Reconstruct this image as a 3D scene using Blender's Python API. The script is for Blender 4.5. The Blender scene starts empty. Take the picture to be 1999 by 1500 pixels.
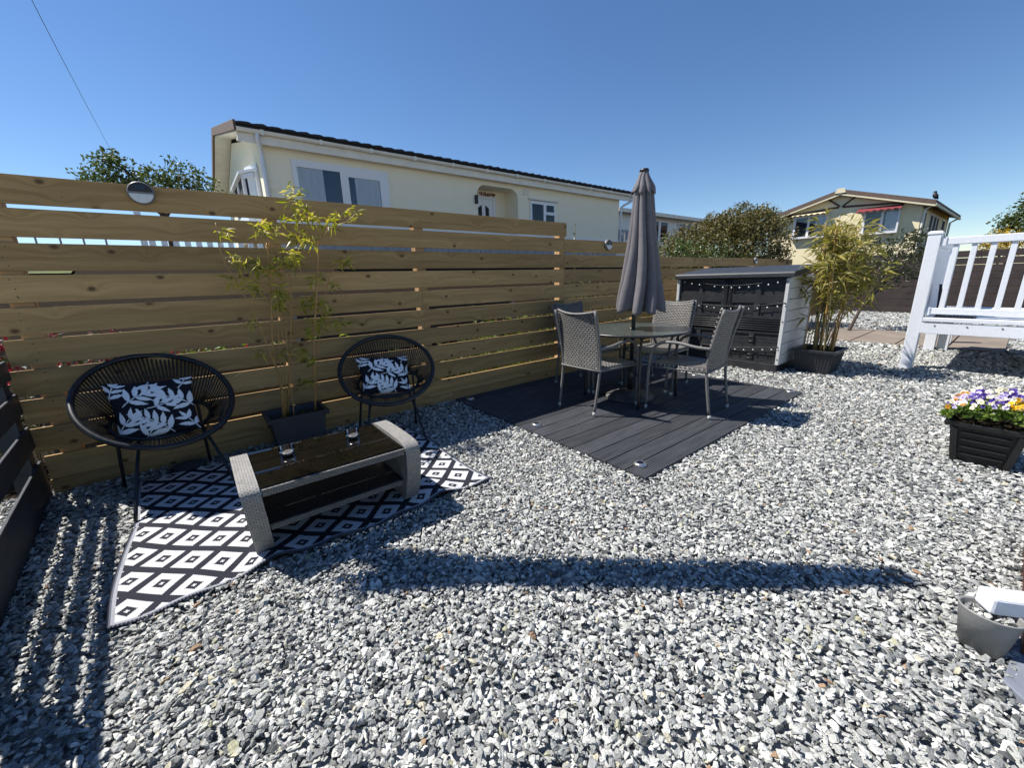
import bpy, bmesh, math, random
import numpy as np
from mathutils import Vector, Matrix, Euler
R = math.radians
rng = np.random.default_rng(7)
random.seed(7)
S = bpy.context.scene
COL = S.collection

# ------------------------------------------------------------------ camera
cam_d = bpy.data.cameras.new('camera'); cam = bpy.data.objects.new('camera', cam_d); COL.objects.link(cam)
cam_d.sensor_fit = 'HORIZONTAL'; cam_d.sensor_width = 36.0; cam_d.lens = 36 * 775.31 / 1999
cam_d.clip_start = 0.05; cam_d.clip_end = 2000
HEAD, PITCH, ROLL = 0.9083, 0.257, -0.0291
cR, sR = math.cos(ROLL), math.sin(ROLL)
r0 = Vector((1, 0, 0)); u0 = Vector((0, math.sin(PITCH), math.cos(PITCH))); f0 = Vector((0, math.cos(PITCH), -math.sin(PITCH)))
M0 = Matrix(((math.sin(HEAD), math.cos(HEAD), 0), (-math.cos(HEAD), math.sin(HEAD), 0), (0, 0, 1)))
rt = M0 @ (cR * r0 + sR * u0); up = M0 @ (-sR * r0 + cR * u0); fw = M0 @ f0
m = Matrix((rt, up, -fw)).transposed().to_4x4(); m.translation = Vector((0, -3.5427, 1.2275))
cam.matrix_world = m
S.camera = cam

# ------------------------------------------------------------------ sky, sun, exposure
SUN = Vector((-0.41, 0.555, 1.0)).normalized()
W = bpy.data.worlds.new('World'); S.world = W; W.use_nodes = True
wn = W.node_tree.nodes; wl = W.node_tree.links
for n in list(wn): wn.remove(n)
wo = wn.new('ShaderNodeOutputWorld'); bg = wn.new('ShaderNodeBackground'); sky = wn.new('ShaderNodeTexSky')
sky.sky_type = 'NISHITA'; sky.sun_disc = False
sky.sun_elevation = math.asin(SUN.z); sky.sun_rotation = math.atan2(SUN.x, SUN.y)
sky.air_density = 1.0; sky.dust_density = 0.0; sky.ozone_density = 3.0; sky.altitude = 600
bg.inputs[1].default_value = 0.082
hs_ = wn.new('ShaderNodeHueSaturation'); hs_.inputs['Saturation'].default_value = 1.15; hs_.inputs['Hue'].default_value = 0.504; hs_.inputs['Value'].default_value = 1.0
wl.new(sky.outputs[0], hs_.inputs['Color']); wl.new(hs_.outputs[0], bg.inputs[0]); wl.new(bg.outputs[0], wo.inputs[0])
sl = bpy.data.lights.new('sun', 'SUN'); sl.energy = 5.0; sl.angle = R(0.53); sl.color = (1.0, 0.955, 0.89)
so = bpy.data.objects.new('sun', sl); COL.objects.link(so); so.location = (-6, 8, 15)
so.rotation_euler = (-SUN).to_track_quat('-Z', 'Y').to_euler()
S.view_settings.view_transform = 'Standard'; S.view_settings.look = 'None'; S.view_settings.gamma = 1.0
S.view_settings.exposure = 0.72; S.view_settings.use_curve_mapping = False
S.cycles.max_bounces = 8; S.cycles.transparent_max_bounces = 24; S.cycles.caustics_reflective = False; S.cycles.caustics_refractive = False

# ------------------------------------------------------------------ materials
def nm(name):
    mt = bpy.data.materials.new(name); mt.use_nodes = True
    nt = mt.node_tree; b = nt.nodes['Principled BSDF']
    return mt, nt.nodes, nt.links, b
def N(nodes, t, **k):
    n = nodes.new(t)
    for a, v in k.items(): setattr(n, a, v)
    return n
def mathn(nodes, links, op, a, b=None, c=None):
    n = nodes.new('ShaderNodeMath'); n.operation = op
    for i, x in enumerate((a, b, c)):
        if x is None: continue
        if isinstance(x, (int, float)): n.inputs[i].default_value = x
        else: links.new(x, n.inputs[i])
    return n.outputs[0]
def ramp(nodes, links, src, stops, interp='LINEAR'):
    r = nodes.new('ShaderNodeValToRGB'); cr = r.color_ramp; cr.interpolation = interp
    while len(cr.elements) < len(stops): cr.elements.new(0.5)
    for e, (p, c) in zip(cr.elements, stops): e.position = p; e.color = (*c, 1)
    links.new(src, r.inputs[0]); return r.outputs[0]
def pm(name, c1, c2=None, scale=8.0, rough=0.6, bump=0.0, bscale=60.0, metallic=0.0, spec=0.5, detail=4, stretch=(1, 1, 1), coat=0.0):
    mt, nd, lk, b = nm(name)
    c2 = c2 or tuple(x * 0.75 for x in c1)
    tc = N(nd, 'ShaderNodeTexCoord'); mp = N(nd, 'ShaderNodeMapping'); mp.inputs['Scale'].default_value = stretch
    lk.new(tc.outputs['Object'], mp.inputs[0])
    no = N(nd, 'ShaderNodeTexNoise'); no.inputs['Scale'].default_value = scale; no.inputs['Detail'].default_value = detail
    lk.new(mp.outputs[0], no.inputs[0])
    lk.new(ramp(nd, lk, no.outputs[0], [(0.3, c2), (0.7, c1)]), b.inputs['Base Color'])
    b.inputs['Roughness'].default_value = rough; b.inputs['Metallic'].default_value = metallic
    b.inputs['Specular IOR Level'].default_value = spec; b.inputs['Coat Weight'].default_value = coat
    rr = N(nd, 'ShaderNodeMapRange'); rr.inputs[3].default_value = max(0.02, rough - 0.1); rr.inputs[4].default_value = min(1, rough + 0.1)
    lk.new(no.outputs[0], rr.inputs[0]); lk.new(rr.outputs[0], b.inputs['Roughness'])
    if bump:
        n2 = N(nd, 'ShaderNodeTexNoise'); n2.inputs['Scale'].default_value = bscale; n2.inputs['Detail'].default_value = 3
        lk.new(mp.outputs[0], n2.inputs[0])
        bp = N(nd, 'ShaderNodeBump'); bp.inputs['Strength'].default_value = bump; bp.inputs['Distance'].default_value = 0.01
        lk.new(n2.outputs[0], bp.inputs['Height']); lk.new(bp.outputs[0], b.inputs['Normal'])
    return mt
def wood_mat(name, light, dark, knot, rough=0.7, axis='X', knots=True):
    mt, nd, lk, b = nm(name)
    tc = N(nd, 'ShaderNodeTexCoord'); at = N(nd, 'ShaderNodeAttribute'); at.attribute_name = 'rnd'
    sp = N(nd, 'ShaderNodeSeparateXYZ'); lk.new(tc.outputs['Object'], sp.inputs[0])
    x = sp.outputs[0] if axis == 'X' else sp.outputs[1]
    off = mathn(nd, lk, 'MULTIPLY', at.outputs['Fac'], 53.0)
    xs = mathn(nd, lk, 'ADD', x, off)
    zs = mathn(nd, lk, 'ADD', sp.outputs[2], mathn(nd, lk, 'MULTIPLY', sp.outputs[1] if axis == 'X' else sp.outputs[0], 0.6))
    cv = N(nd, 'ShaderNodeCombineXYZ')
    lk.new(mathn(nd, lk, 'MULTIPLY', xs, 3.6), cv.inputs[0]); lk.new(mathn(nd, lk, 'MULTIPLY', zs, 5.2), cv.inputs[1])
    lk.new(mathn(nd, lk, 'MULTIPLY', at.outputs['Fac'], 91.0), cv.inputs[2])
    vo = N(nd, 'ShaderNodeTexVoronoi'); vo.voronoi_dimensions = '2D'; vo.inputs['Scale'].default_value = 1.0; vo.inputs['Randomness'].default_value = 1.0; lk.new(cv.outputs[0], vo.inputs['Vector'])
    d = vo.outputs['Distance']
    pull = mathn(nd, lk, 'MULTIPLY', mathn(nd, lk, 'POWER', 2.718, mathn(nd, lk, 'MULTIPLY', d, -7.0)), 2.4)
    gv = N(nd, 'ShaderNodeCombineXYZ')
    lk.new(mathn(nd, lk, 'MULTIPLY', xs, 1.1), gv.inputs[0])
    lk.new(mathn(nd, lk, 'ADD', mathn(nd, lk, 'MULTIPLY', zs, 26.0), pull), gv.inputs[1])
    lk.new(off, gv.inputs[2])
    g = N(nd, 'ShaderNodeTexNoise'); g.inputs['Scale'].default_value = 1.0; g.inputs['Detail'].default_value = 5; g.inputs['Roughness'].default_value = 0.6
    lk.new(gv.outputs[0], g.inputs[0])
    fine = N(nd, 'ShaderNodeTexNoise'); fine.inputs['Scale'].default_value = 1.0; fine.inputs['Detail'].default_value = 3
    fv = N(nd, 'ShaderNodeVectorMath', operation='MULTIPLY'); fv.inputs[1].default_value = (6, 5, 6); lk.new(gv.outputs[0], fv.inputs[0]); lk.new(fv.outputs[0], fine.inputs[0])
    gg = mathn(nd, lk, 'ADD', mathn(nd, lk, 'MULTIPLY', g.outputs[0], 0.75), mathn(nd, lk, 'MULTIPLY', fine.outputs[0], 0.25))
    col = ramp(nd, lk, gg, [(0.36, dark), (0.50, tuple((a + c) / 2 for a, c in zip(light, dark))), (0.63, light)])
    big = N(nd, 'ShaderNodeTexNoise'); big.inputs['Scale'].default_value = 0.9; lk.new(gv.outputs[0], big.inputs[0])
    hv = N(nd, 'ShaderNodeHueSaturation'); lk.new(col, hv.inputs['Color'])
    lk.new(mathn(nd, lk, 'ADD', 0.55, mathn(nd, lk, 'ADD', mathn(nd, lk, 'MULTIPLY', at.outputs['Fac'], 0.34), mathn(nd, lk, 'MULTIPLY', big.outputs[0], 0.60))), hv.inputs['Value'])
    out = hv.outputs[0]
    if knots:
        k = N(nd, 'ShaderNodeMapRange'); k.inputs[1].default_value = 0.095; k.inputs[2].default_value = 0.035; lk.new(d, k.inputs[0])
        sc = N(nd, 'ShaderNodeSeparateColor'); lk.new(vo.outputs['Color'], sc.inputs[0])
        gate = mathn(nd, lk, 'GREATER_THAN', sc.outputs[0], 0.50)
        fac = mathn(nd, lk, 'MULTIPLY', mathn(nd, lk, 'MULTIPLY', k.outputs[0], gate), 0.9)
        mx = N(nd, 'ShaderNodeMix', data_type='RGBA'); lk.new(fac, mx.inputs[0]); lk.new(out, mx.inputs[6]); mx.inputs[7].default_value = (*knot, 1); out = mx.outputs[2]
    lk.new(out, b.inputs['Base Color']); b.inputs['Roughness'].default_value = rough; b.inputs['Specular IOR Level'].default_value = 0.25
    bp = N(nd, 'ShaderNodeBump'); bp.inputs['Strength'].default_value = 0.25; bp.inputs['Distance'].default_value = 0.004
    lk.new(gg, bp.inputs['Height']); lk.new(bp.outputs[0], b.inputs['Normal'])
    return mt
def leaf_mat(name, cols, trans=0.35, rough=0.45):
    mt, nd, lk, b = nm(name)
    at = N(nd, 'ShaderNodeAttribute'); at.attribute_name = 'rnd'
    c = ramp(nd, lk, at.outputs['Fac'], [(i / max(1, len(cols) - 1), x) for i, x in enumerate(cols)])
    lk.new(c, b.inputs['Base Color']); b.inputs['Roughness'].default_value = rough
    tr = N(nd, 'ShaderNodeBsdfTranslucent'); mx = N(nd, 'ShaderNodeMixShader'); mx.inputs[0].default_value = trans
    hs = N(nd, 'ShaderNodeHueSaturation'); hs.inputs['Value'].default_value = 1.5; hs.inputs['Saturation'].default_value = 1.1; lk.new(c, hs.inputs['Color']); lk.new(hs.outputs[0], tr.inputs[0])
    lk.new(b.outputs[0], mx.inputs[1]); lk.new(tr.outputs[0], mx.inputs[2]); lk.new(mx.outputs[0], nd['Material Output'].inputs[0])
    return mt
def weave_mat(name, c, gap, bw=0.026, rh=0.011, mort=0.0022, rough=0.5, bump=0.8):
    mt, nd, lk, b = nm(name)
    uv = N(nd, 'ShaderNodeUVMap')
    br = N(nd, 'ShaderNodeTexBrick'); br.offset = 0.5; br.inputs['Scale'].default_value = 1.0
    br.inputs['Brick Width'].default_value = bw; br.inputs['Row Height'].default_value = rh; br.inputs['Mortar Size'].default_value = mort; br.inputs['Mortar Smooth'].default_value = 0.6
    br.inputs['Color1'].default_value = (*c, 1); br.inputs['Color2'].default_value = (*[x * 0.72 for x in c], 1); br.inputs['Mortar'].default_value = (*gap, 1)
    lk.new(uv.outputs[0], br.inputs[0])
    lk.new(br.outputs['Color'], b.inputs['Base Color']); b.inputs['Roughness'].default_value = rough
    bp = N(nd, 'ShaderNodeBump'); bp.invert = True; bp.inputs['Strength'].default_value = bump; bp.inputs['Distance'].default_value = 0.004
    lk.new(br.outputs['Fac'], bp.inputs['Height']); lk.new(bp.outputs[0], b.inputs['Normal'])
    return mt
def attr_mat(name, rough=0.8, bump=0.0, bscale=300):
    mt, nd, lk, b = nm(name)
    at = N(nd, 'ShaderNodeAttribute'); at.attribute_name = 'tint'
    no = N(nd, 'ShaderNodeTexNoise'); no.inputs['Scale'].default_value = 90
    tc = N(nd, 'ShaderNodeTexCoord'); lk.new(tc.outputs['Object'], no.inputs[0])
    hv = N(nd, 'ShaderNodeHueSaturation'); lk.new(at.outputs['Color'], hv.inputs['Color'])
    lk.new(mathn(nd, lk, 'ADD', 0.8, mathn(nd, lk, 'MULTIPLY', no.outputs[0], 0.4)), hv.inputs['Value'])
    lk.new(hv.outputs[0], b.inputs['Base Color']); b.inputs['Roughness'].default_value = rough; b.inputs['Specular IOR Level'].default_value = 0.2
    if bump:
        wv = N(nd, 'ShaderNodeTexWave'); wv.inputs['Scale'].default_value = bscale; wv.bands_direction = 'DIAGONAL'; lk.new(tc.outputs['Object'], wv.inputs[0])
        bp = N(nd, 'ShaderNodeBump'); bp.inputs['Strength'].default_value = bump; bp.inputs['Distance'].default_value = 0.002
        lk.new(wv.outputs[0], bp.inputs['Height']); lk.new(bp.outputs[0], b.inputs['Normal'])
    return mt
def glass_mat(name, tint, gloss=0.18, rough=0.02):
    mt, nd, lk, b = nm(name)
    t = N(nd, 'ShaderNodeBsdfTransparent'); t.inputs[0].default_value = (*tint, 1)
    g = N(nd, 'ShaderNodeBsdfGlossy'); g.inputs['Roughness'].default_value = rough; g.inputs[0].default_value = (0.9, 0.95, 1, 1)
    fr = N(nd, 'ShaderNodeFresnel'); fr.inputs[0].default_value = 1.5
    fa = mathn(nd, lk, 'ADD', fr.outputs[0], gloss); cl = mathn(nd, lk, 'MINIMUM', fa, 1.0)
    mx = N(nd, 'ShaderNodeMixShader'); lk.new(cl, mx.inputs[0]); lk.new(t.outputs[0], mx.inputs[1]); lk.new(g.outputs[0], mx.inputs[2])
    lk.new(mx.outputs[0], nd['Material Output'].inputs[0])
    return mt

M = {}
M['fence'] = wood_mat('fence_timber', (0.425, 0.275, 0.118), (0.285, 0.178, 0.072), (0.085, 0.042, 0.018))
M['post'] = wood_mat('post_timber', (0.50, 0.33, 0.17), (0.34, 0.21, 0.10), (0.10, 0.05, 0.02), knots=False)
M['navy'] = pm('dark_painted_board', (0.022, 0.027, 0.038), (0.012, 0.015, 0.022), 6, 0.55, 0.2, 40, stretch=(6, 0.6, 6))
M['farfence'] = pm('brown_stained_board', (0.045, 0.030, 0.026), (0.022, 0.015, 0.014), 5, 0.7, 0.2, 30)
M['deck'] = None
M['black'] = pm('black_metal', (0.010, 0.011, 0.015), (0.006, 0.007, 0.010), 30, 0.38, 0.0)
M['cord'] = pm('black_cord', (0.012, 0.012, 0.015), (0.007, 0.007, 0.009), 40, 0.42)
M['chairframe'] = pm('grey_woven_tube', (0.20, 0.19, 0.178), (0.12, 0.112, 0.104), 160, 0.45, 0.5, 240)
M['cap'] = pm('pale_foot_cap', (0.50, 0.50, 0.48), (0.36, 0.36, 0.35), 40, 0.4)
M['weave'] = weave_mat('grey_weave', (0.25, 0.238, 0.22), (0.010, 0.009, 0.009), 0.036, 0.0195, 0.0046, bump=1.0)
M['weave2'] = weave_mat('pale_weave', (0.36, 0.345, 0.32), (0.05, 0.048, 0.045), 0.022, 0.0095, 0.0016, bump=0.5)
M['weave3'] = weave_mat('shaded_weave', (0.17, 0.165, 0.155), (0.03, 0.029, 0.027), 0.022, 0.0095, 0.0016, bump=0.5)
M['shelf'] = weave_mat('dark_weave', (0.045, 0.047, 0.055), (0.008, 0.008, 0.010), 0.018, 0.018, 0.006)
M['tglass'] = None
M['blackglass'] = pm('black_table_glass', (0.004, 0.0035, 0.003), (0.003, 0.0025, 0.002), 3, 0.02, spec=0.28)
for l_ in list(M['blackglass'].node_tree.links):
    if l_.to_socket.name == 'Roughness': M['blackglass'].node_tree.links.remove(l_)
M['blackglass'].node_tree.nodes['Principled BSDF'].inputs['Roughness'].default_value = 0.015
M['darkrim'] = pm('dark_aluminium', (0.022, 0.022, 0.024), (0.014, 0.014, 0.016), 40, 0.35)
M['fabric'] = pm('parasol_fabric', (0.150, 0.140, 0.148), (0.118, 0.110, 0.118), 18, 0.85, 0.25, 500)
M['shedblack'] = pm('black_shed_plastic', (0.026, 0.027, 0.030), (0.017, 0.018, 0.020), 20, 0.45, 0.25, 180)
M['shedroof'] = pm('charcoal_roof_plastic', (0.030, 0.034, 0.040), (0.022, 0.025, 0.030), 14, 0.5, 0.2, 150)
M['shedgrey'] = pm('grey_shed_plastic', (0.56, 0.565, 0.555), (0.48, 0.485, 0.48), 12, 0.55, 0.2, 120, stretch=(1, 1, 6))
M['screw'] = pm('dark_screw', (0.02, 0.02, 0.02), None, 30, 0.4)
M['bulb'] = pm('white_bulb', (0.66, 0.66, 0.65), (0.58, 0.58, 0.57), 30, 0.18)
M['planter'] = pm('dark_planter_plastic', (0.030, 0.034, 0.042), (0.022, 0.025, 0.031), 14, 0.5, 0.15, 160)
M['planterblack'] = pm('black_planter_plastic', (0.012, 0.012, 0.012), (0.008, 0.008, 0.008), 14, 0.45, 0.1, 160)
M['soil'] = pm('potting_soil', (0.030, 0.022, 0.014), (0.012, 0.009, 0.006), 60, 0.95, 0.8, 90, spec=0.04)
M['moss'] = pm('mossy_soil', (0.030, 0.045, 0.012), (0.010, 0.012, 0.005), 50, 0.95, 0.9, 80)
M['culm'] = pm('bamboo_culm', (0.46, 0.24, 0.065), (0.28, 0.16, 0.05), 30, 0.4, stretch=(1, 1, 0.5))
M['culmgreen'] = pm('green_bamboo_culm', (0.28, 0.21, 0.075), (0.13, 0.12, 0.045), 30, 0.4, stretch=(1, 1, 0.5))
M['bleaf'] = leaf_mat('bamboo_leaf', [(0.12, 0.145, 0.020), (0.28, 0.29, 0.035), (0.44, 0.39, 0.050), (0.50, 0.44, 0.15)], 0.45)
M['bleaf2'] = leaf_mat('bamboo_leaf_dense', [(0.09, 0.095, 0.014), (0.22, 0.21, 0.035), (0.36, 0.31, 0.075), (0.50, 0.41, 0.17)], 0.4)
M['bush'] = leaf_mat('bush_leaf', [(0.042, 0.042, 0.012), (0.095, 0.090, 0.022), (0.155, 0.135, 0.036), (0.22, 0.165, 0.06)], 0.2, 0.55)
M['ivy'] = leaf_mat('ivy_leaf', [(0.035, 0.06, 0.018), (0.07, 0.11, 0.03), (0.15, 0.18, 0.06)], 0.25, 0.4)
M['shrub'] = leaf_mat('shrub_leaf', [(0.018, 0.024, 0.009), (0.040, 0.050, 0.014), (0.075, 0.075, 0.025)], 0.2, 0.4)
M['tree'] = leaf_mat('tree_leaf', [(0.03, 0.05, 0.012), (0.065, 0.095, 0.022), (0.11, 0.13, 0.035)], 0.3, 0.5)
M['plantleaf'] = leaf_mat('garden_leaf', [(0.05, 0.09, 0.012), (0.12, 0.20, 0.025), (0.25, 0.31, 0.06)], 0.4, 0.5)
M['petalred'] = leaf_mat('red_petal', [(0.16, 0.012, 0.02), (0.30, 0.04, 0.05)], 0.3, 0.6)
M['gorse'] = leaf_mat('gorse_flower', [(0.10, 0.10, 0.01), (0.45, 0.30, 0.01), (0.65, 0.42, 0.015)], 0.2, 0.6)
M['bark'] = pm('bark', (0.075, 0.055, 0.040), (0.035, 0.026, 0.020), 12, 0.9, 0.6, 40, stretch=(4, 4, 0.8))
M['concrete'] = pm('bounce_concrete', (0.33, 0.325, 0.31), (0.25, 0.245, 0.235), 2, 0.9, 0.3, 40)
M['lawn'] = pm('lawn_surface', (0.105, 0.135, 0.022), (0.035, 0.055, 0.012), 9, 0.95, 0.6, 60)
M['white'] = pm('white_plastic', (0.72, 0.74, 0.78), (0.66, 0.68, 0.72), 40, 0.38, 0.12, 260)
M['whitepaint'] = pm('white_window_plastic', (0.78, 0.78, 0.79), (0.72, 0.72, 0.73), 20, 0.3)
M['cream'] = pm('cream_render', (0.88, 0.81, 0.63), (0.855, 0.782, 0.602), 3, 0.85, 0.6, 45)
M['creamtrim'] = pm('cream_gutter', (0.80, 0.76, 0.67), (0.70, 0.66, 0.57), 4, 0.5)
M['creamtrim2'] = pm('yellow_cream_fascia', (0.74, 0.66, 0.46), (0.66, 0.58, 0.39), 4, 0.6)
M['cream2'] = pm('yellow_render', (0.86, 0.76, 0.50), (0.80, 0.69, 0.43), 2, 0.85, 0.5, 30)
M['rooftile'] = pm('dark_roof_tile', (0.022, 0.018, 0.019), (0.011, 0.009, 0.010), 6, 0.7, 0.4, 20)
M['browntile'] = pm('brown_verge_tile', (0.17, 0.115, 0.085), (0.085, 0.058, 0.045), 9, 0.8, 0.5, 30, stretch=(1, 5, 1))
M['browntrim'] = pm('brown_trim', (0.10, 0.030, 0.024), (0.06, 0.02, 0.016), 8, 0.6)
M['awning'] = pm('red_awning_cloth', (0.20, 0.03, 0.036), (0.14, 0.02, 0.025), 10, 0.85)
M['awning2'] = pm('cream_awning_cloth', (0.72, 0.62, 0.38), (0.62, 0.53, 0.30), 10, 0.85)
M['curtain'] = pm('white_curtain', (0.88, 0.89, 0.88), (0.72, 0.74, 0.75), 12, 0.9, stretch=(3, 1, 0.3))
M['interior'] = pm('dark_room', (0.020, 0.024, 0.034), (0.012, 0.014, 0.020), 2, 0.8)
M['pane'] = glass_mat('window_pane', (0.94, 0.96, 0.98), 0.0)
M['clear'] = glass_mat('clear_glass', (0.86, 0.88, 0.88), 0.06)
M['smoke'] = glass_mat('smoked_glass', (0.86, 0.84, 0.82), 0.0)
M['wax'] = pm('candle_wax', (0.70, 0.58, 0.48), (0.62, 0.50, 0.40), 30, 0.5)
M['tin'] = pm('thin_metal_cup', (0.62, 0.60, 0.57), None, 20, 0.3, metallic=0.9)
M['chrome'] = pm('brushed_steel_ring', (0.66, 0.65, 0.62), (0.55, 0.54, 0.52), 40, 0.28, metallic=0.9)
M['solar'] = pm('solar_cell', (0.015, 0.016, 0.03), (0.008, 0.009, 0.016), 60, 0.15)
M['greycase'] = pm('grey_lamp_case', (0.20, 0.20, 0.20), (0.15, 0.15, 0.15), 30, 0.4)
M['diffuser'] = pm('frosted_diffuser', (0.62, 0.63, 0.62), (0.55, 0.56, 0.55), 30, 0.3)
M['paving'] = pm('sandstone_paving', (0.225, 0.185, 0.145), (0.165, 0.132, 0.105), 2.5, 0.85, 0.3, 40)
M['slate'] = pm('blue_slate', (0.19, 0.21, 0.25), (0.14, 0.155, 0.19), 6, 0.65, 0.4, 25)
M['zinc'] = pm('zinc_grey_bucket', (0.30, 0.30, 0.29), (0.235, 0.235, 0.225), 9, 0.5, 0.1, 90, metallic=0.2)
M['redtimber'] = wood_mat('red_brown_timber', (0.13, 0.060, 0.042), (0.07, 0.032, 0.024), (0.03, 0.015, 0.01), knots=False)
M['steelpost'] = pm('grey_steel_post', (0.33, 0.34, 0.36), None, 10, 0.5)
M['bird'] = pm('black_feather', (0.012, 0.012, 0.014), None, 20, 0.6)
M['cable'] = pm('overhead_cable', (0.10, 0.10, 0.11), None, 5, 0.6)
M['stonebase'] = pm('cast_stone_base', (0.13, 0.125, 0.12), (0.045, 0.045, 0.045), 14, 0.8, 0.9, 45)
M['darkrock'] = pm('dark_rock', (0.035, 0.037, 0.045), (0.018, 0.019, 0.024), 9, 0.8, 0.7, 30)
M['rug'] = attr_mat('woven_rug', 0.85, 0.5, 180)
M['cushion'] = attr_mat('printed_cotton', 0.9)
M['petal'] = attr_mat('pansy_petal', 0.6)

def deck_mat():
    mt, nd, lk, b = nm('composite_decking')
    tc = N(nd, 'ShaderNodeTexCoord'); sp = N(nd, 'ShaderNodeSeparateXYZ'); lk.new(tc.outputs['Object'], sp.inputs[0])
    at = N(nd, 'ShaderNodeAttribute'); at.attribute_name = 'rnd'
    no = N(nd, 'ShaderNodeTexNoise'); no.inputs['Scale'].default_value = 5; no.inputs['Detail'].default_value = 6
    mp = N(nd, 'ShaderNodeMapping'); mp.inputs['Scale'].default_value = (0.8, 6, 1); lk.new(tc.outputs['Object'], mp.inputs[0]); lk.new(mp.outputs[0], no.inputs[0])
    hv = N(nd, 'ShaderNodeHueSaturation'); lk.new(ramp(nd, lk, no.outputs[0], [(0.3, (0.036, 0.038, 0.044)), (0.7, (0.066, 0.068, 0.076))]), hv.inputs['Color'])
    lk.new(mathn(nd, lk, 'ADD', 0.8, mathn(nd, lk, 'MULTIPLY', at.outputs['Fac'], 0.4)), hv.inputs['Value'])
    lk.new(hv.outputs[0], b.inputs['Base Color']); b.inputs['Roughness'].default_value = 0.62; b.inputs['Specular IOR Level'].default_value = 0.3
    return mt
M['deck'] = deck_mat()
def tglass():
    mt, nd, lk, b = nm('textured_table_glass')
    tc = N(nd, 'ShaderNodeTexCoord'); no = N(nd, 'ShaderNodeTexNoise'); no.inputs['Scale'].default_value = 120; lk.new(tc.outputs['Object'], no.inputs[0])
    b.inputs['Base Color'].default_value = (0.085, 0.10, 0.095, 1); b.inputs['Roughness'].default_value = 0.16; b.inputs['Specular IOR Level'].default_value = 0.6
    t = N(nd, 'ShaderNodeBsdfTransparent'); t.inputs[0].default_value = (0.75, 0.82, 0.80, 1)
    mx = N(nd, 'ShaderNodeMixShader'); mx.inputs[0].default_value = 0.68; lk.new(t.outputs[0], mx.inputs[1]); lk.new(b.outputs[0], mx.inputs[2]); lk.new(mx.outputs[0], nd['Material Output'].inputs[0])
    bp = N(nd, 'ShaderNodeBump'); bp.inputs['Strength'].default_value = 0.15; bp.inputs['Distance'].default_value = 0.002; lk.new(no.outputs[0], bp.inputs['Height']); lk.new(bp.outputs[0], b.inputs['Normal'])
    return mt
M['tglass'] = tglass()
def stone_mat():
    mt, nd, lk, b = nm('gravel_stone')
    oi = N(nd, 'ShaderNodeObjectInfo')
    tc = N(nd, 'ShaderNodeTexCoord'); no = N(nd, 'ShaderNodeTexNoise'); no.inputs['Scale'].default_value = 2.2; no.inputs['Detail'].default_value = 5
    lk.new(tc.outputs['Object'], no.inputs[0])
    c = ramp(nd, lk, oi.outputs['Random'], [(0, (0.075, 0.08, 0.08)), (0.06, (0.18, 0.187, 0.185)), (0.18, (0.27, 0.278, 0.27)), (0.38, (0.37, 0.375, 0.352)), (0.62, (0.48, 0.483, 0.453)), (0.84, (0.58, 0.578, 0.545)), (0.95, (0.70, 0.69, 0.65)), (0.97, (0.30, 0.20, 0.125)), (0.977, (0.33, 0.325, 0.22)), (0.987, (0.47, 0.44, 0.33))], 'CONSTANT')
    hv = N(nd, 'ShaderNodeHueSaturation'); lk.new(c, hv.inputs['Color'])
    lk.new(mathn(nd, lk, 'ADD', 0.62, mathn(nd, lk, 'MULTIPLY', no.outputs[0], 0.76)), hv.inputs['Value'])
    lk.new(hv.outputs[0], b.inputs['Base Color']); b.inputs['Roughness'].default_value = 0.75; b.inputs['Specular IOR Level'].default_value = 0.3
    bp = N(nd, 'ShaderNodeBump'); bp.inputs['Strength'].default_value = 0.35; bp.inputs['Distance'].default_value = 0.25; lk.new(no.outputs[0], bp.inputs['Height']); lk.new(bp.outputs[0], b.inputs['Normal'])
    return mt
M['stone'] = stone_mat()
def ground_mat():
    mt, nd, lk, b = nm('gravel_bed')
    tc = N(nd, 'ShaderNodeTexCoord'); vo = N(nd, 'ShaderNodeTexVoronoi'); vo.inputs['Scale'].default_value = 38; lk.new(tc.outputs['Object'], vo.inputs[0])
    sc = N(nd, 'ShaderNodeSeparateColor'); lk.new(vo.outputs['Color'], sc.inputs[0])
    c = ramp(nd, lk, sc.outputs[0], [(0, (0.08, 0.085, 0.085)), (0.3, (0.22, 0.225, 0.22)), (0.6, (0.38, 0.385, 0.375)), (0.9, (0.55, 0.55, 0.53))])
    lk.new(c, b.inputs['Base Color']); b.inputs['Roughness'].default_value = 0.9
    bp = N(nd, 'ShaderNodeBump'); bp.invert = True; bp.inputs['Strength'].default_value = 1.0; bp.inputs['Distance'].default_value = 0.02; lk.new(vo.outputs['Distance'], bp.inputs['Height']); lk.new(bp.outputs[0], b.inputs['Normal'])
    return mt
M['gravelbed'] = ground_mat()

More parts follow.
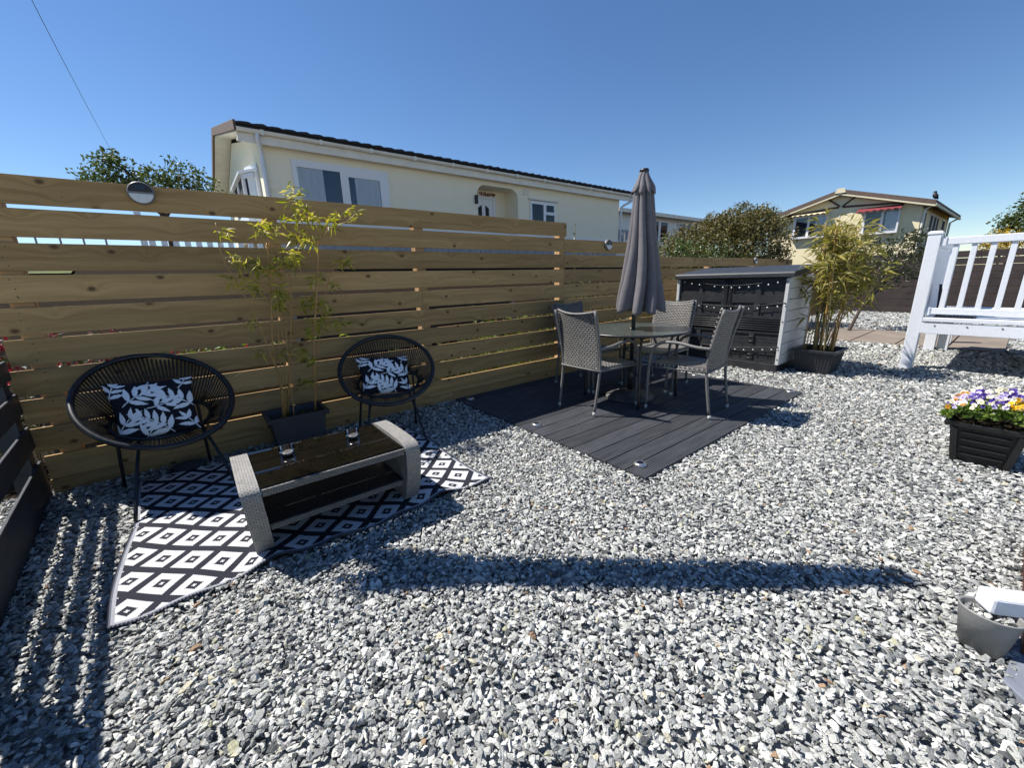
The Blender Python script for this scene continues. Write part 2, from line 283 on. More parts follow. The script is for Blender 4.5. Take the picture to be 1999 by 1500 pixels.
# ------------------------------------------------------------------ mesh builder
class MB:
    def __init__(s): s.v = []; s.f = []; s.r = []; s.uv = {}; s.cur = 0.5
    def add(s, vs, fs, r=None):
        o = len(s.v); s.v += [tuple(x) for x in vs]; s.f += [tuple(i + o for i in f) for f in fs]
        s.r += [s.cur if r is None else r] * len(vs); return o
    def box(s, c, d, rot=None, r=None):
        hx, hy, hz = d[0] / 2, d[1] / 2, d[2] / 2
        vs = [Vector((x, y, z)) for x in (-hx, hx) for y in (-hy, hy) for z in (-hz, hz)]
        if rot is not None: vs = [rot @ v for v in vs]
        c = Vector(c); vs = [v + c for v in vs]
        s.add(vs, [(0, 1, 3, 2), (4, 6, 7, 5), (0, 4, 5, 1), (2, 3, 7, 6), (0, 2, 6, 4), (1, 5, 7, 3)], r); return s
    def span(s, a, b, r=None):
        a, b = Vector(a), Vector(b); d = b - a
        return s.box((a + b) / 2, (abs(d.x), abs(d.y), abs(d.z)), r=r)
    def beam(s, p, q, w, h, upv=(0, 0, 1), r=None):
        p, q = Vector(p), Vector(q); z = (q - p); L = z.length; z.normalize()
        x = Vector(upv).cross(z)
        if x.length < 1e-4: x = Vector((1, 0, 0)).cross(z)
        x.normalize(); y = z.cross(x)
        return s.box((p + q) / 2, (w, h, L), Matrix((x, y, z)).transposed(), r)
    def tube(s, pts, rad, n=8, cap=True, closed=False, r=None):
        pts = [Vector(p) for p in pts]; k = len(pts); rad = rad if isinstance(rad, (list, tuple)) else [rad] * k
        ref = None; vs = []
        for i, p in enumerate(pts):
            a = pts[(i - 1) % k] if (closed or i > 0) else p; b = pts[(i + 1) % k] if (closed or i < k - 1) else p
            t = (b - a).normalized()
            if ref is None:
                ref = Vector((0, 0, 1)) if abs(t.z) < 0.9 else Vector((1, 0, 0))
            x = (ref - t * ref.dot(t)).normalized(); ref = x; y = t.cross(x)
            for j in range(n):
                a_ = 2 * math.pi * j / n; vs.append(p + (x * math.cos(a_) + y * math.sin(a_)) * rad[i])
        fs = []
        for i in range(k if closed else k - 1):
            for j in range(n):
                a, b = i * n + j, i * n + (j + 1) % n; c, d = ((i + 1) % k) * n + (j + 1) % n, ((i + 1) % k) * n + j
                fs.append((a, b, c, d))
        if cap and not closed:
            fs.append(tuple(reversed(range(n)))); fs.append(tuple(range((k - 1) * n, k * n)))
        s.add(vs, fs, r); return s
    def lathe(s, prof, c=(0, 0, 0), n=24, sx=1.0, sy=1.0, cap=True):
        vs = []; c = Vector(c)
        for (rr, z) in prof:
            for j in range(n):
                a = 2 * math.pi * j / n; vs.append(c + Vector((rr * math.cos(a) * sx, rr * math.sin(a) * sy, z)))
        fs = [(i * n + j, i * n + (j + 1) % n, (i + 1) * n + (j + 1) % n, (i + 1) * n + j) for i in range(len(prof) - 1) for j in range(n)]
        if cap: fs.append(tuple(reversed(range(n)))); fs.append(tuple(range((len(prof) - 1) * n, len(prof) * n)))
        s.add(vs, fs); return s
    def prism(s, poly, a, b, axis='Y'):
        """poly of 2-D points extruded from a to b along axis"""
        def P(u, v, w): return {'X': (w, u, v), 'Y': (u, w, v), 'Z': (u, v, w)}[axis]
        n = len(poly); vs = [P(u, v, a) for u, v in poly] + [P(u, v, b) for u, v in poly]
        fs = [tuple(range(n)), tuple(reversed(range(n, 2 * n)))] + [(i, i + n, (i + 1) % n + n, (i + 1) % n) for i in range(n)]
        s.add(vs, fs); return s
    def frustum(s, b0, b1, z0, z1, c=(0, 0), t=0.0):
        """rectangular tapered solid: half sizes b0 at z0, b1 at z1"""
        cx, cy = c
        vs = [(cx + sx * h[0], cy + sy * h[1], z) for h, z in ((b0, z0), (b1, z1)) for sx, sy in ((-1, -1), (1, -1), (1, 1), (-1, 1))]
        s.add(vs, [(3, 2, 1, 0), (4, 5, 6, 7)] + [(i, (i + 1) % 4, (i + 1) % 4 + 4, i + 4) for i in range(4)]); return s
    def leaf(s, p, d, nrm, l, w, r=None, droop=0.0):
        p = Vector(p); d = Vector(d).normalized(); side = d.cross(Vector(nrm))
        if side.length < 1e-3: side = d.cross(Vector((1, 0.3, 0.2)))
        side.normalize(); u = side.cross(d)
        mid = p + d * l * 0.42
        s.add([p, mid + side * w / 2 + u * w * 0.2, p + d * l - Vector((0, 0, droop * l)), mid - side * w / 2 + u * w * 0.2, mid - u * w * 0.05],
              [(0, 4, 1), (1, 4, 2), (2, 4, 3), (3, 4, 0)], random.random() if r is None else r)
    def grid(s, fn, nu, nv, us=1.0, vs_=1.0, r=None):
        o = len(s.v)
        vs = [fn(i / nu, j / nv) for j in range(nv + 1) for i in range(nu + 1)]
        fs = [(j * (nu + 1) + i, j * (nu + 1) + i + 1, (j + 1) * (nu + 1) + i + 1, (j + 1) * (nu + 1) + i) for j in range(nv) for i in range(nu)]
        s.add(vs, fs, r)
        for j in range(nv + 1):
            for i in range(nu + 1): s.uv[o + j * (nu + 1) + i] = (i / nu * us, j / nv * vs_)
        return s
    def build(s, name, mat, parent=None, smooth=False, bevel=0.0, local=False, solid=0.0):
        me = bpy.data.meshes.new(name)
        off = Vector(parent.location) if (parent is not None and not local) else Vector((0, 0, 0))
        if parent is not None and parent.parent is not None and not local: off = Vector(parent.parent.location)
        me.from_pydata([(x - off.x, y - off.y, z - off.z) for x, y, z in s.v], [], s.f)
        a = me.attributes.new('rnd', 'FLOAT', 'POINT'); a.data.foreach_set('value', s.r)
        if s.uv:
            ul = me.uv_layers.new(name='UVMap')
            for lp in me.loops: ul.data[lp.index].uv = s.uv.get(lp.vertex_index, (0, 0))
        if smooth: me.polygons.foreach_set('use_smooth', [True] * len(me.polygons))
        me.materials.append(mat); me.update()
        o = bpy.data.objects.new(name, me); COL.objects.link(o)
        if parent is not None: o.parent = parent
        if solid:
            md = o.modifiers.new('Solidify', 'SOLIDIFY'); md.thickness = solid; md.offset = 0
        if bevel:
            md = o.modifiers.new('Bevel', 'BEVEL'); md.width = bevel; md.segments = 2; md.limit_method = 'ANGLE'; md.angle_limit = R(40)
        return o
def tag(o, label, cat, group=None, kind=None):
    if label: o['label'] = label
    if cat: o['category'] = cat
    if group: o['group'] = group
    if kind: o['kind'] = kind
    return o
def thing(name, loc, label, cat, group=None, rz=0.0):
    o = bpy.data.objects.new(name, None); COL.objects.link(o); o.location = loc; o.rotation_euler = (0, 0, rz); o.empty_display_size = 0.1
    return tag(o, label, cat, group)
def copy_tree(o, parent=None):
    c = o.copy(); COL.objects.link(c); c.parent = parent
    for ch in list(o.children): copy_tree(ch, c)
    return c
def curve(ctrl, n=8):
    """Catmull-Rom through control points"""
    P = [Vector(p) for p in ctrl]; P = [P[0] * 2 - P[1]] + P + [P[-1] * 2 - P[-2]]; out = []
    for i in range(1, len(P) - 2):
        for k in range(n):
            t = k / n; a, b, c, d = P[i - 1:i + 3]
            out.append(0.5 * ((2 * b) + (c - a) * t + (2 * a - 5 * b + 4 * c - d) * t * t + (3 * b - a - 3 * c + d) * t ** 3))
    out.append(P[-2]); return out
def rdir():
    v = rng.normal(size=3); return Vector(v / np.linalg.norm(v))

# ------------------------------------------------------------------ ground
g = MB(); g.span((-300, -300, -0.06), (300, 300, -0.016)); ground = g.build('ground', M['gravelbed']); ground['kind'] = 'structure'
def terr(x, y):
    a = max(0.0, min(1.0, (y - 0.5) / 7.0)); h = 1.75 * (a * a * (3 - 2 * a))
    b = max(0.0, min(1.0, (x - 16.6) / 6.0)); h2 = 1.3 * (b * b * (3 - 2 * b))
    return max(h, h2)
g = MB()
g.grid(lambda u, v: (lambda x, y: (x, y, terr(x, y) - 0.012 + (0.02 if terr(x, y) > 0.05 else 0)))(-40 + 140 * u, 0.16 + 70 * v * v), 60, 40)
lw = g.build('garden_bed', M['soil'], smooth=True); lw['kind'] = 'structure'
g = MB(); g.grid(lambda u, v: (lambda x, y: (x, y, terr(x, y) + 0.03))(-16 + 14.6 * u, 5.8 + 14 * v), 30, 24)
lw = g.build('garden_lawn', M['lawn'], smooth=True); lw['kind'] = 'structure'
g = MB(); g.grid(lambda u, v: (lambda x, y: (x, y, terr(x, y) - 0.012))(16.7 + 84 * u, 0.16 - 30 * v), 40, 10)
lw = g.build('far_bank', M['soil'], smooth=True); lw['kind'] = 'structure'

g = MB(); g.grid(lambda u, v: (lambda x, y: (x, y, terr(x, y) + 0.035))(-0.6 + 18.3 * u, 6.5 + 11 * v * v), 40, 20)
lw = g.build('bounce_terrace', M['concrete'], smooth=True); lw['kind'] = 'structure'  # pale ground added to bounce light onto the cream bungalow's walls

# gravel stones: one countless mass, instanced crushed chips
def stones():
    lib = []
    for k in range(12):
        bm = bmesh.new(); q = np.random.default_rng(100 + k); n = 13
        for _ in range(n):
            d = q.normal(size=3); d /= np.linalg.norm(d); d *= q.uniform(0.8, 1.05)
            bm.verts.new((d[0] * 1.0, d[1] * q.uniform(0.62, 0.8), d[2] * 0.46))
        res = bmesh.ops.convex_hull(bm, input=bm.verts)
        bmesh.ops.delete(bm, geom=[e for e in res['geom_interior'] if isinstance(e, bmesh.types.BMVert)], context='VERTS')
        me = bpy.data.meshes.new('stone'); bm.to_mesh(me); bm.free(); me.materials.append(M['stone'])
        lib.append(me)
    return lib
RUG = (-0.47, 1.27, -1.66, -0.17); DECK = (1.99, 4.76, -2.30, 0.0)
def gravel():
    fwx, fwy = 0.595, 0.763; C = np.array([0, -3.5427])
    pts = []
    def zone(x0, x1, y0, y1, dens, dmin, dmax, smin, smax, zj):
        n = int((x1 - x0) * (y1 - y0) * dens); nx = int(math.sqrt(n * (x1 - x0) / (y1 - y0))); ny = max(1, n // nx)
        X, Y = np.meshgrid((np.arange(nx) + .5) / nx, (np.arange(ny) + .5) / ny)
        p = np.stack([X.ravel() * (x1 - x0) + x0, Y.ravel() * (y1 - y0) + y0], 1)
        p += rng.uniform(-0.75, 0.75, p.shape) * np.array([(x1 - x0) / nx, (y1 - y0) / ny])
        d = p - C; f = d[:, 0] * 0.614 + d[:, 1] * 0.789; sx = d[:, 0] * 0.789 - d[:, 1] * 0.614
        rr = np.hypot(d[:, 0], d[:, 1])
        k = (rr >= dmin) & (rr < dmax) & (np.abs(sx) < 1.5 * f + 0.9) & (f > 0.3) & (p[:, 1] < 0.06)
        k &= ~((p[:, 0] > DECK[0] + .015) & (p[:, 0] < DECK[1] - .015) & (p[:, 1] > DECK[2] + .015))
        k &= ~((p[:, 0] > RUG[0] + .03) & (p[:, 0] < RUG[1] - .03) & (p[:, 1] > RUG[2] + .03) & (p[:, 1] < RUG[3] - .03))
        k &= ~((p[:, 0] > 5.55) & (p[:, 0] < 6.40) & (p[:, 1] > -1.78) & (p[:, 1] < -.36))
        k &= ~((p[:, 0] > 9.0) & (p[:, 0] < 10.9) & (p[:, 1] > -3.5) & (p[:, 1] < -1.1))
        k &= ~((np.abs(p[:, 0] - 1.85) < .035) & (np.abs(p[:, 1] + 3.66) < .045))
        k &= ~((p[:, 0] > 1.89) & (p[:, 1] < -3.74) & (p[:, 0] < 2.8))
        k &= ~((p[:, 0] > 1.66) & (p[:, 0] < 1.88) & (p[:, 1] < -3.745 + (1.86 - p[:, 0]) * .12))
        p = p[k]; n = len(p)
        s = rng.lognormal(math.log((smin + smax) / 2), 0.36, n).clip(smin * .75, smax * 1.5)
        z = rng.uniform(0, zj, n) + 0.010 * np.exp(-((p[:, 1] + 0.03) / 0.25) ** 2)
        pts.append(np.concatenate([p, z[:, None], s[:, None]], 1))
    zone(-2.2, 5.2, -5.6, 0.06, 4300, 0.0, 3.0, 0.0085, 0.0145, 0.012)
    zone(-1.2, 7.5, -7.0, 0.06, 2500, 3.0, 5.2, 0.011, 0.016, 0.012)
    zone(0, 11, -8.0, 0.06, 1300, 5.2, 8.5, 0.015, 0.022, 0.012)
    zone(3, 17, -11.0, 0.06, 420, 8.5, 18, 0.024, 0.034, 0.012)
    P = np.concatenate(pts); n = len(P)
    me = bpy.data.meshes.new('gravel'); me.vertices.add(n); me.vertices.foreach_set('co', P[:, :3].astype(np.float32).ravel())
    rot = np.stack([rng.normal(0, 0.38, n), rng.normal(0, 0.38, n), rng.uniform(0, 6.283, n)], 1).astype(np.float32)
    scl = (P[:, 3:4] * np.stack([rng.uniform(0.85, 1.35, n), rng.uniform(0.85, 1.15, n), rng.uniform(0.75, 1.15, n)], 1)).astype(np.float32)
    a = me.attributes.new('srot', 'FLOAT_VECTOR', 'POINT'); a.data.foreach_set('vector', rot.ravel())
    a = me.attributes.new('sscl', 'FLOAT_VECTOR', 'POINT'); a.data.foreach_set('vector', scl.ravel())
    a = me.attributes.new('sidx', 'INT', 'POINT'); a.data.foreach_set('value', rng.integers(0, 12, n).astype(np.int32))
    ob = bpy.data.objects.new('gravel', me); COL.objects.link(ob); me.materials.append(M['stone'])
    tag(ob, 'loose grey and white stone chippings covering the whole patio', 'gravel', kind='stuff')
    lib = bpy.data.collections.new('stone_shapes')
    for k, smesh in enumerate(stones()):
        lib.objects.link(bpy.data.objects.new('stone_shape', smesh))
    ng = bpy.data.node_groups.new('scatter_gravel', 'GeometryNodeTree')
    ng.interface.new_socket('Geometry', in_out='INPUT', socket_type='NodeSocketGeometry'); ng.interface.new_socket('Geometry', in_out='OUTPUT', socket_type='NodeSocketGeometry')
    nd, lk = ng.nodes, ng.links
    gi, go = nd.new('NodeGroupInput'), nd.new('NodeGroupOutput'); ip = nd.new('GeometryNodeInstanceOnPoints')
    ci = nd.new('GeometryNodeCollectionInfo'); ci.inputs['Collection'].default_value = lib; ci.inputs['Separate Children'].default_value = True; ci.inputs['Reset Children'].default_value = True
    def na(name, t):
        q = nd.new('GeometryNodeInputNamedAttribute'); q.data_type = t; q.inputs['Name'].default_value = name; return q.outputs['Attribute']
    lk.new(gi.outputs[0], ip.inputs['Points']); lk.new(ci.outputs[0], ip.inputs['Instance']); ip.inputs['Pick Instance'].default_value = True
    lk.new(na('sidx', 'INT'), ip.inputs['Instance Index'])
    er = nd.new('FunctionNodeEulerToRotation'); lk.new(na('srot', 'FLOAT_VECTOR'), er.inputs[0]); lk.new(er.outputs[0], ip.inputs['Rotation'])
    lk.new(na('sscl', 'FLOAT_VECTOR'), ip.inputs['Scale']); lk.new(ip.outputs[0], go.inputs[0])
    md = ob.modifiers.new('scatter', 'NODES'); md.node_group = ng
    print('gravel stones', n)
gravel()

# paving path beyond the veranda
pv = MB()
for i, (x0, x1) in enumerate(((9.0, 9.58), (9.6, 10.2), (10.22, 10.85))):
    for j in range(4):
        y0 = -1.2 - j * 0.58
        pv.cur = random.random(); pv.span((x0, y0, -0.01), (x1, y0 - 0.56, 0.026 + 0.002 * random.random()))
o = pv.build('path', M['paving'], bevel=0.004); o['kind'] = 'structure'
sl_ = MB(); sl_.prism([(1.86, -3.725), (1.72, -3.712), (1.67, -3.76), (1.60, -3.98), (2.2, -3.98), (2.2, -3.735)], -0.01, 0.012, 'Z')
o = sl_.build('slate_slab', M['slate'], bevel=0.003); tag(o, 'flat blue grey slate slab beside the zinc bucket', 'paving slab')

# ------------------------------------------------------------------ timber fence
H = 1.8624; PIT = 0.178; BW = 0.151; FX0, FX1 = -0.885, 11.2
tf = thing('timber_fence', (1.4, 0, 0), 'new treated timber fence of wide horizontal boards stepping down to the right', 'fence')
def boards(name, x0, x1, k0, k1, joints):
    mb = MB()
    for k in range(k0, k1):
        zt = H - PIT * k; zb = zt - BW
        if k == 10: zt = H - PIT * 9 - BW - 0.006 - BW + 0.15; zb = 0.0
        if k >= 9: pass
        xs = [x0] + [j for j in joints(k) if x0 < j < x1] + [x1]
        for a, b in zip(xs[:-1], xs[1:]):
            e0 = random.uniform(-0.022, 0.012) if a == FX0 else 0.0015
            dz = random.uniform(-0.003, 0.003)
            mb.cur = random.random()
            y = random.uniform(-0.0015, 0.0015)
            mb.span((a + e0, y, zb + dz), (b - 0.0015, y + 0.022, zt + dz))
    nf = len(mb.f)
    for px_, kk in ((-0.765, 0), (0.56, 0), (1.745, 0), (3.605, 0), (5.17, 1), (7.3, 2), (9.2, 2)):
        for k in range(max(k0, kk), k1):
            if not x0 < px_ < x1: continue
            for fz in (.028, .075, .122):
                for _ in range(1 if random.random() < .75 else 2):
                    xx, zz = px_ + random.uniform(-.018, .018), H - PIT * k - fz + random.uniform(-.008, .008)
                    mb.tube([(xx, .004, zz), (xx, -.0022, zz)], .0034, 7)
    o = mb.build(name, M['fence'], tf, bevel=0.0025); o.data.materials.append(M['screw'])
    for p in o.data.polygons[nf:]: p.material_index = 1
    return o
jt = lambda k: ([] if k in (0,) else ([1.72] if k in (4, 8) else ([3.62] if k in (1, 2, 3, 5, 6) else [2.0] if k == 10 else [3.62])))
boards('slat_panel', FX0, 3.66, 0, 1, jt)
boards('slat_panel', FX0, 5.2, 1, 2, jt)
boards('slat_panel', FX0, FX1, 2, 10, lambda k: jt(k) + [5.45 if k % 2 else 7.3, 9.2])
kb = MB()
for a, b in ((FX0, 1.98), (1.983, 5.6), (5.603, FX1)): kb.cur = random.random(); kb.span((a, 0.0015, -0.03), (b, 0.023, H - PIT * 9 - BW - 0.005))
kb.build('kick_board', M['fence'], tf, bevel=0.002)
for x, k in ((-0.765, 0), (0.56, 0), (1.745, 0), (3.605, 0), (5.17, 1), (7.3, 2), (9.2, 2), (11.1, 2)):
    p = MB(); p.cur = random.random(); p.span((x - 0.046, 0.0245, -0.1), (x + 0.046, 0.11, H - PIT * k - 0.03)); p.build('post', M['post'], tf, bevel=0.002)

# dark fence at the left end
df = thing('dark_fence', (-0.93, -1.2, 0), 'dark navy painted low fence at the left edge of the patio', 'fence')
tilt = Matrix.Rotation(R(4.5), 3, 'Z')
for z0, z1 in ((-0.03, 0.238), (0.330, 0.460), (0.545, 0.665), (0.748, 0.858)):
    mb = MB(); c = tilt @ Vector((0, -1.75, 0)); mb.box((-0.902 + c.x, 0.012 + c.y, (z0 + z1) / 2), (0.014, 3.5, z1 - z0), tilt); mb.build('board', M['navy'], df, bevel=0.003)
for y in (0.0, -1.6, -3.2):
    mb = MB(); c = tilt @ Vector((0, y - 0.08, 0)); mb.span((-1.0 + c.x, c.y - 0.04, -0.05), (-0.910 + c.x, c.y + 0.04, 0.84)); mb.build('post', M['navy'], df, bevel=0.003)

# round solar lamps on the fence
def solar_lamp(x, z, label):
    t = thing('solar_wall_light', (x, -0.003, z), label, 'light', 'round solar lights on the timber fence')
    b = MB(); n = 32; r = 0.066
    prof = [(r, 0), (r, 0.018), (r * 0.93, 0.027), (r * 0.78, 0.031)]
    vs = []
    for rr, y in prof: vs += [(rr * math.cos(2 * math.pi * j / n), -y, rr * math.sin(2 * math.pi * j / n)) for j in range(n)]
    fs = [(i * n + j, (i + 1) * n + j, (i + 1) * n + (j + 1) % n, i * n + (j + 1) % n) for i in range(3) for j in range(n)] + [tuple(3 * n + j for j in range(n))]
    b.add(vs, fs); b.build('case', M['greycase'], t, local=True, smooth=False, bevel=0.001)
    d = MB(); arc = [(0.057 * math.cos(a), 0.057 * math.sin(a)) for a in np.linspace(math.pi * 1.02, math.pi * 1.98, 20)]
    d.prism([(x_, z_ - 0.003) for x_, z_ in arc], -0.0315, -0.037, 'Y'); d.build('diffuser', M['diffuser'], t, local=True, bevel=0.0015)
    arc = [(0.058 * math.cos(a), 0.058 * math.sin(a)) for a in np.linspace(0.06, math.pi - 0.06, 20)]
    d = MB(); d.prism([(x_, z_ + 0.002) for x_, z_ in arc], -0.0315, -0.0345, 'Y'); pl_ = d.build('upper_cover', M['planterblack'], t, local=True)
    d = MB(); d.span((-0.027, -0.0345, 0.014), (0.027, -0.0385, 0.044)); d.build('solar_panel', M['solar'], t, local=True, bevel=0.001)
solar_lamp(-0.125, 1.812, 'round solar light on the top fence board above the left black chair')
solar_lamp(4.42, 1.635, 'round solar light on the fence beside the left of the grey parasol')
solar_lamp(9.1, 1.46, 'small round solar light on the fence above the black storage shed')

# ------------------------------------------------------------------ decking
dk = thing('decking', (3.375, -1.15, 0), 'dark slate composite decking square under the round dining table', 'decking')
x0, x1, y0, y1 = DECK; nb = 15; pw = (y1 - y0) / nb
mb = MB(); ng_ = 9
for i in range(nb):
    a = y0 + i * pw
    js = [x0, 3.38, x1]
    for xa, xb in zip(js[:-1], js[1:]):
        prof = []; g0 = 0.003; ww = pw - 2 * g0
        for k in range(ng_):
            ya = a + g0 + ww * k / ng_; w_ = ww / ng_
            prof += [(ya + w_ * 0.10, 0.0232), (ya + w_ * 0.22, 0.0255), (ya + w_ * 0.78, 0.0255), (ya + w_ * 0.90, 0.0232)]
        prof = prof + [(a + pw - g0, 0.0), (a + g0, 0.0)]
        mb.cur = random.random(); mb.prism([(yy, zz) for yy, zz in prof][::-1], xa + 0.0015, xb - 0.0015, 'X')
mb.build('boards', M['deck'], dk)
mb = MB(); mb.span((x0 + .01, y0 + .01, -0.015), (x1 - .01, y1 - .01, 0.012)); mb.build('underframe', M['planterblack'], dk)
def deck_light(x, y, label):
    t = thing('deck_light', (x, y, 0.0256), label, 'light', 'small solar lights on the decking')
    q = MB(); q.lathe([(0.043, 0), (0.043, 0.006), (0.036, 0.016), (0.026, 0.0195), (0.023, 0.0175)], n=28); q.build('ring', M['chrome'], t, local=True, smooth=True)
    q = MB(); q.lathe([(0.0225, 0.012), (0.0225, 0.0182)], n=20); q.build('solar_panel', M['solar'], t, local=True)
deck_light(2.11, -0.12, 'small steel deck light in the shaded corner against the fence')
deck_light(2.11, -1.16, 'small steel deck light midway along the near left edge of the decking')
deck_light(2.12, -2.17, 'small steel deck light at the front corner of the decking')
deck_light(4.68, -2.21, 'small steel deck light at the far right corner of the decking')
deck_light(4.68, -1.2, 'small steel deck light on the far edge of the decking near the shed')

# ------------------------------------------------------------------ rug
def rug():
    x0, x1, y0, y1 = RUG; c = 0.0058; nx, ny = int((x1 - x0) / c), int((y1 - y0) / c)
    def hz(x, y):
        e = max(0, 1 - min(y - y0, y1 - y) / 0.25)
        h = 0.022 + 0.004 * math.sin(x * 9 + y * 4) + 0.003 * math.sin(y * 13 - x * 5)
        h += 0.018 * e * math.exp(-((x - 0.10) / 0.09) ** 2) * (y < -0.9) + 0.022 * math.exp(-((x - 0.93 + (y + 1.65) * 0.1) / 0.08) ** 2 - ((y + 1.55) / 0.25) ** 2)
        h += 0.008 * e * math.sin(x * 21) + 0.03 * max(0, x - 1.05) * (0.5 + 0.5 * math.sin(y * 6))
        return h
    vs = []
    for j in range(ny + 1):
        for i in range(nx + 1):
            x = x0 + (x1 - x0) * i / nx; y = y0 + (y1 - y0) * j / ny
            ex = 0.012 * math.sin(x * 7 + 1) * max(0, 1 - (y - y0) / .4) + 0.03 * max(0, 1 - (y1 - y) / .35) * math.sin((x - x0) * 3.6)
            ey = 0.012 * math.sin(y * 6) * (max(0, 1 - (x - x0) / .4) + max(0, 1 - (x1 - x) / .4))
            vs.append((x + ey, y + ex, hz(x, y)))
    fs = [(j * (nx + 1) + i, j * (nx + 1) + i + 1, (j + 1) * (nx + 1) + i + 1, (j + 1) * (nx + 1) + i) for j in range(ny) for i in range(nx)]
    W_ = (0.60, 0.61, 0.63); B_ = (0.018, 0.020, 0.030); G_ = (0.10, 0.11, 0.14)
    cols = np.empty((len(fs), 4), np.float32)
    P = 0.2095; kx, ky = int(round(P / c)), int(round(P / c)); k = kx
    for j in range(ny):
        for i in range(nx):
            if i < 4 or j < 4 or i >= nx - 4 or j >= ny - 4:
                col = G_ if (i % 2) else B_
                if 1 < i < nx - 2 and 1 < j < ny - 2: col = (0.30, 0.31, 0.34)
            else:
                u, v = (i + 9) % k, (j + 6) % k
                best = min(abs(u - cx) + abs(v - cy) for cx, cy in ((0, 0), (k, 0), (0, k), (k, k), (k / 2, k / 2)))
                st = best + ((i // 1 + j) % 2) * 0.9
                col = W_ if 6.6 < st < 13.4 or best < 1.1 else B_
            cols[j * nx + i] = (*col, 1)
    me = bpy.data.meshes.new('rug'); me.from_pydata(vs, [], fs)
    a = me.attributes.new('tint', 'FLOAT_COLOR', 'FACE'); a.data.foreach_set('color', cols.ravel())
    me.materials.append(M['rug']); me.polygons.foreach_set('use_smooth', [True] * len(fs))
    o = bpy.data.objects.new('outdoor_rug', me); COL.objects.link(o)
    md = o.modifiers.new('Solidify', 'SOLIDIFY'); md.thickness = 0.004; md.offset = -1
    tag(o, 'black and white woven outdoor rug with diamond pattern under the low wicker table', 'rug')
rug()

# ------------------------------------------------------------------ low wicker table
ct = thing('coffee_table', (0.42, -1.38, 0.022), 'low grey wicker coffee table with black glass top and lower shelf on the rug', 'coffee table')
def wicker_end(xa, xb, lean):
    q = MB()
    # side profile in (y, z): outer arch and inner arch, curved legs
    outer = curve([(-1.545, 0, 0.02), (-1.600, 0, 0.12), (-1.640, 0, 0.24), (-1.655, 0, 0.34), (-1.640, 0, 0.382), (-1.58, 0, 0.398), (-1.40, 0, 0.403), (-1.22, 0, 0.398), (-1.155, 0, 0.382), (-1.14, 0, 0.34), (-1.155, 0, 0.24), (-1.195, 0, 0.12), (-1.25, 0, 0.02)], 4)
    pts = [(p.x, p.z) for p in outer]; n = len(pts)
    # ribbon with thickness along X: outer skin
    L = [0]
    for a, b in zip(pts[:-1], pts[1:]): L.append(L[-1] + math.hypot(b[0] - a[0], b[1] - a[1]))
    sh = lambda z: lean * (0.4 - z)
    o = len(q.v); vs = []; nu = 4
    for (y, z), l in zip(pts, L):
        for k in range(nu + 1): vs.append((xa + (xb - xa) * k / nu + sh(z), y, z))
    q.add(vs, [(i * (nu + 1) + k, i * (nu + 1) + k + 1, (i + 1) * (nu + 1) + k + 1, (i + 1) * (nu + 1) + k) for i in range(n - 1) for k in range(nu)])
    for i in range(n):
        for k in range(nu + 1): q.uv[o + i * (nu + 1) + k] = ((xb - xa) * k / nu, L[i])
    for x in (xa, xb):
        o = len(q.v); q.add([(x + sh(z), y, z) for (y, z) in pts], [tuple(range(n)) if x == xb else tuple(reversed(range(n)))])
        for i, (y, z) in enumerate(pts): q.uv[o + i] = (y, z)
    return q.build('end_frame', M['weave2'], ct)
wicker_end(0.008, 0.083, 0.05); wicker_end(0.745, 0.825, 0.03)
q = MB()
for ya, yb in ((-1.635, -1.475), (-1.470, -1.318), (-1.313, -1.165)): q.span((0.086, ya, 0.378), (0.742, yb, 0.386))
q.build('glass_top', M['blackglass'], ct, bevel=0.001)
def strip(a, b, nu=1, nv=1):
    pass
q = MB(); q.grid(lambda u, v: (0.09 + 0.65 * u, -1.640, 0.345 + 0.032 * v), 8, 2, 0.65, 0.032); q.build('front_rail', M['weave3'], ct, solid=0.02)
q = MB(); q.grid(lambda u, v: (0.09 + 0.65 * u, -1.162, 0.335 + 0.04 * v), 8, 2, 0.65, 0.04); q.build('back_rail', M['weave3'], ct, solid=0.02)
q = MB(); q.grid(lambda u, v: (0.10 + 0.65 * u, -1.57 + 0.34 * v, 0.155), 8, 6, 0.65, 0.34); q.build('shelf', M['shelf'], ct, solid=0.02)
q = MB(); q.grid(lambda u, v: (0.10 + 0.65 * u, -1.575, 0.140 + 0.028 * v), 8, 2, 0.65, 0.03); q.build('shelf_edge', M['weave3'], ct, solid=0.012)

def candle(x, y, label):
    t = thing('candle_holder', (x, y, 0.3862), label, 'candle', 'tealight glasses on the low table')
    q = MB(); q.lathe([(0.033, 0.004), (0.037, 0.050)], n=28, cap=False); q.build('glass', M['smoke'], t, local=True, smooth=True)
    q = MB(); q.lathe([(0.0255, 0.008), (0.0262, 0.024), (0.0250, 0.024)], n=24); cup = q.build('tealight_cup', M['tin'], t, local=True, smooth=True)
    q = MB(); q.lathe([(0.0245, 0.012), (0.0245, 0.0225)], n=24); q.tube([(0, 0, 0.023), (0.001, 0, 0.031)], 0.0008, 5); q.build('wax', M['wax'], t, local=True)
candle(0.245, -1.34, 'smoked glass tealight holder nearer the left wicker end of the low table')
candle(0.575, -1.335, 'smoked glass tealight holder nearer the right wicker end of the low table')

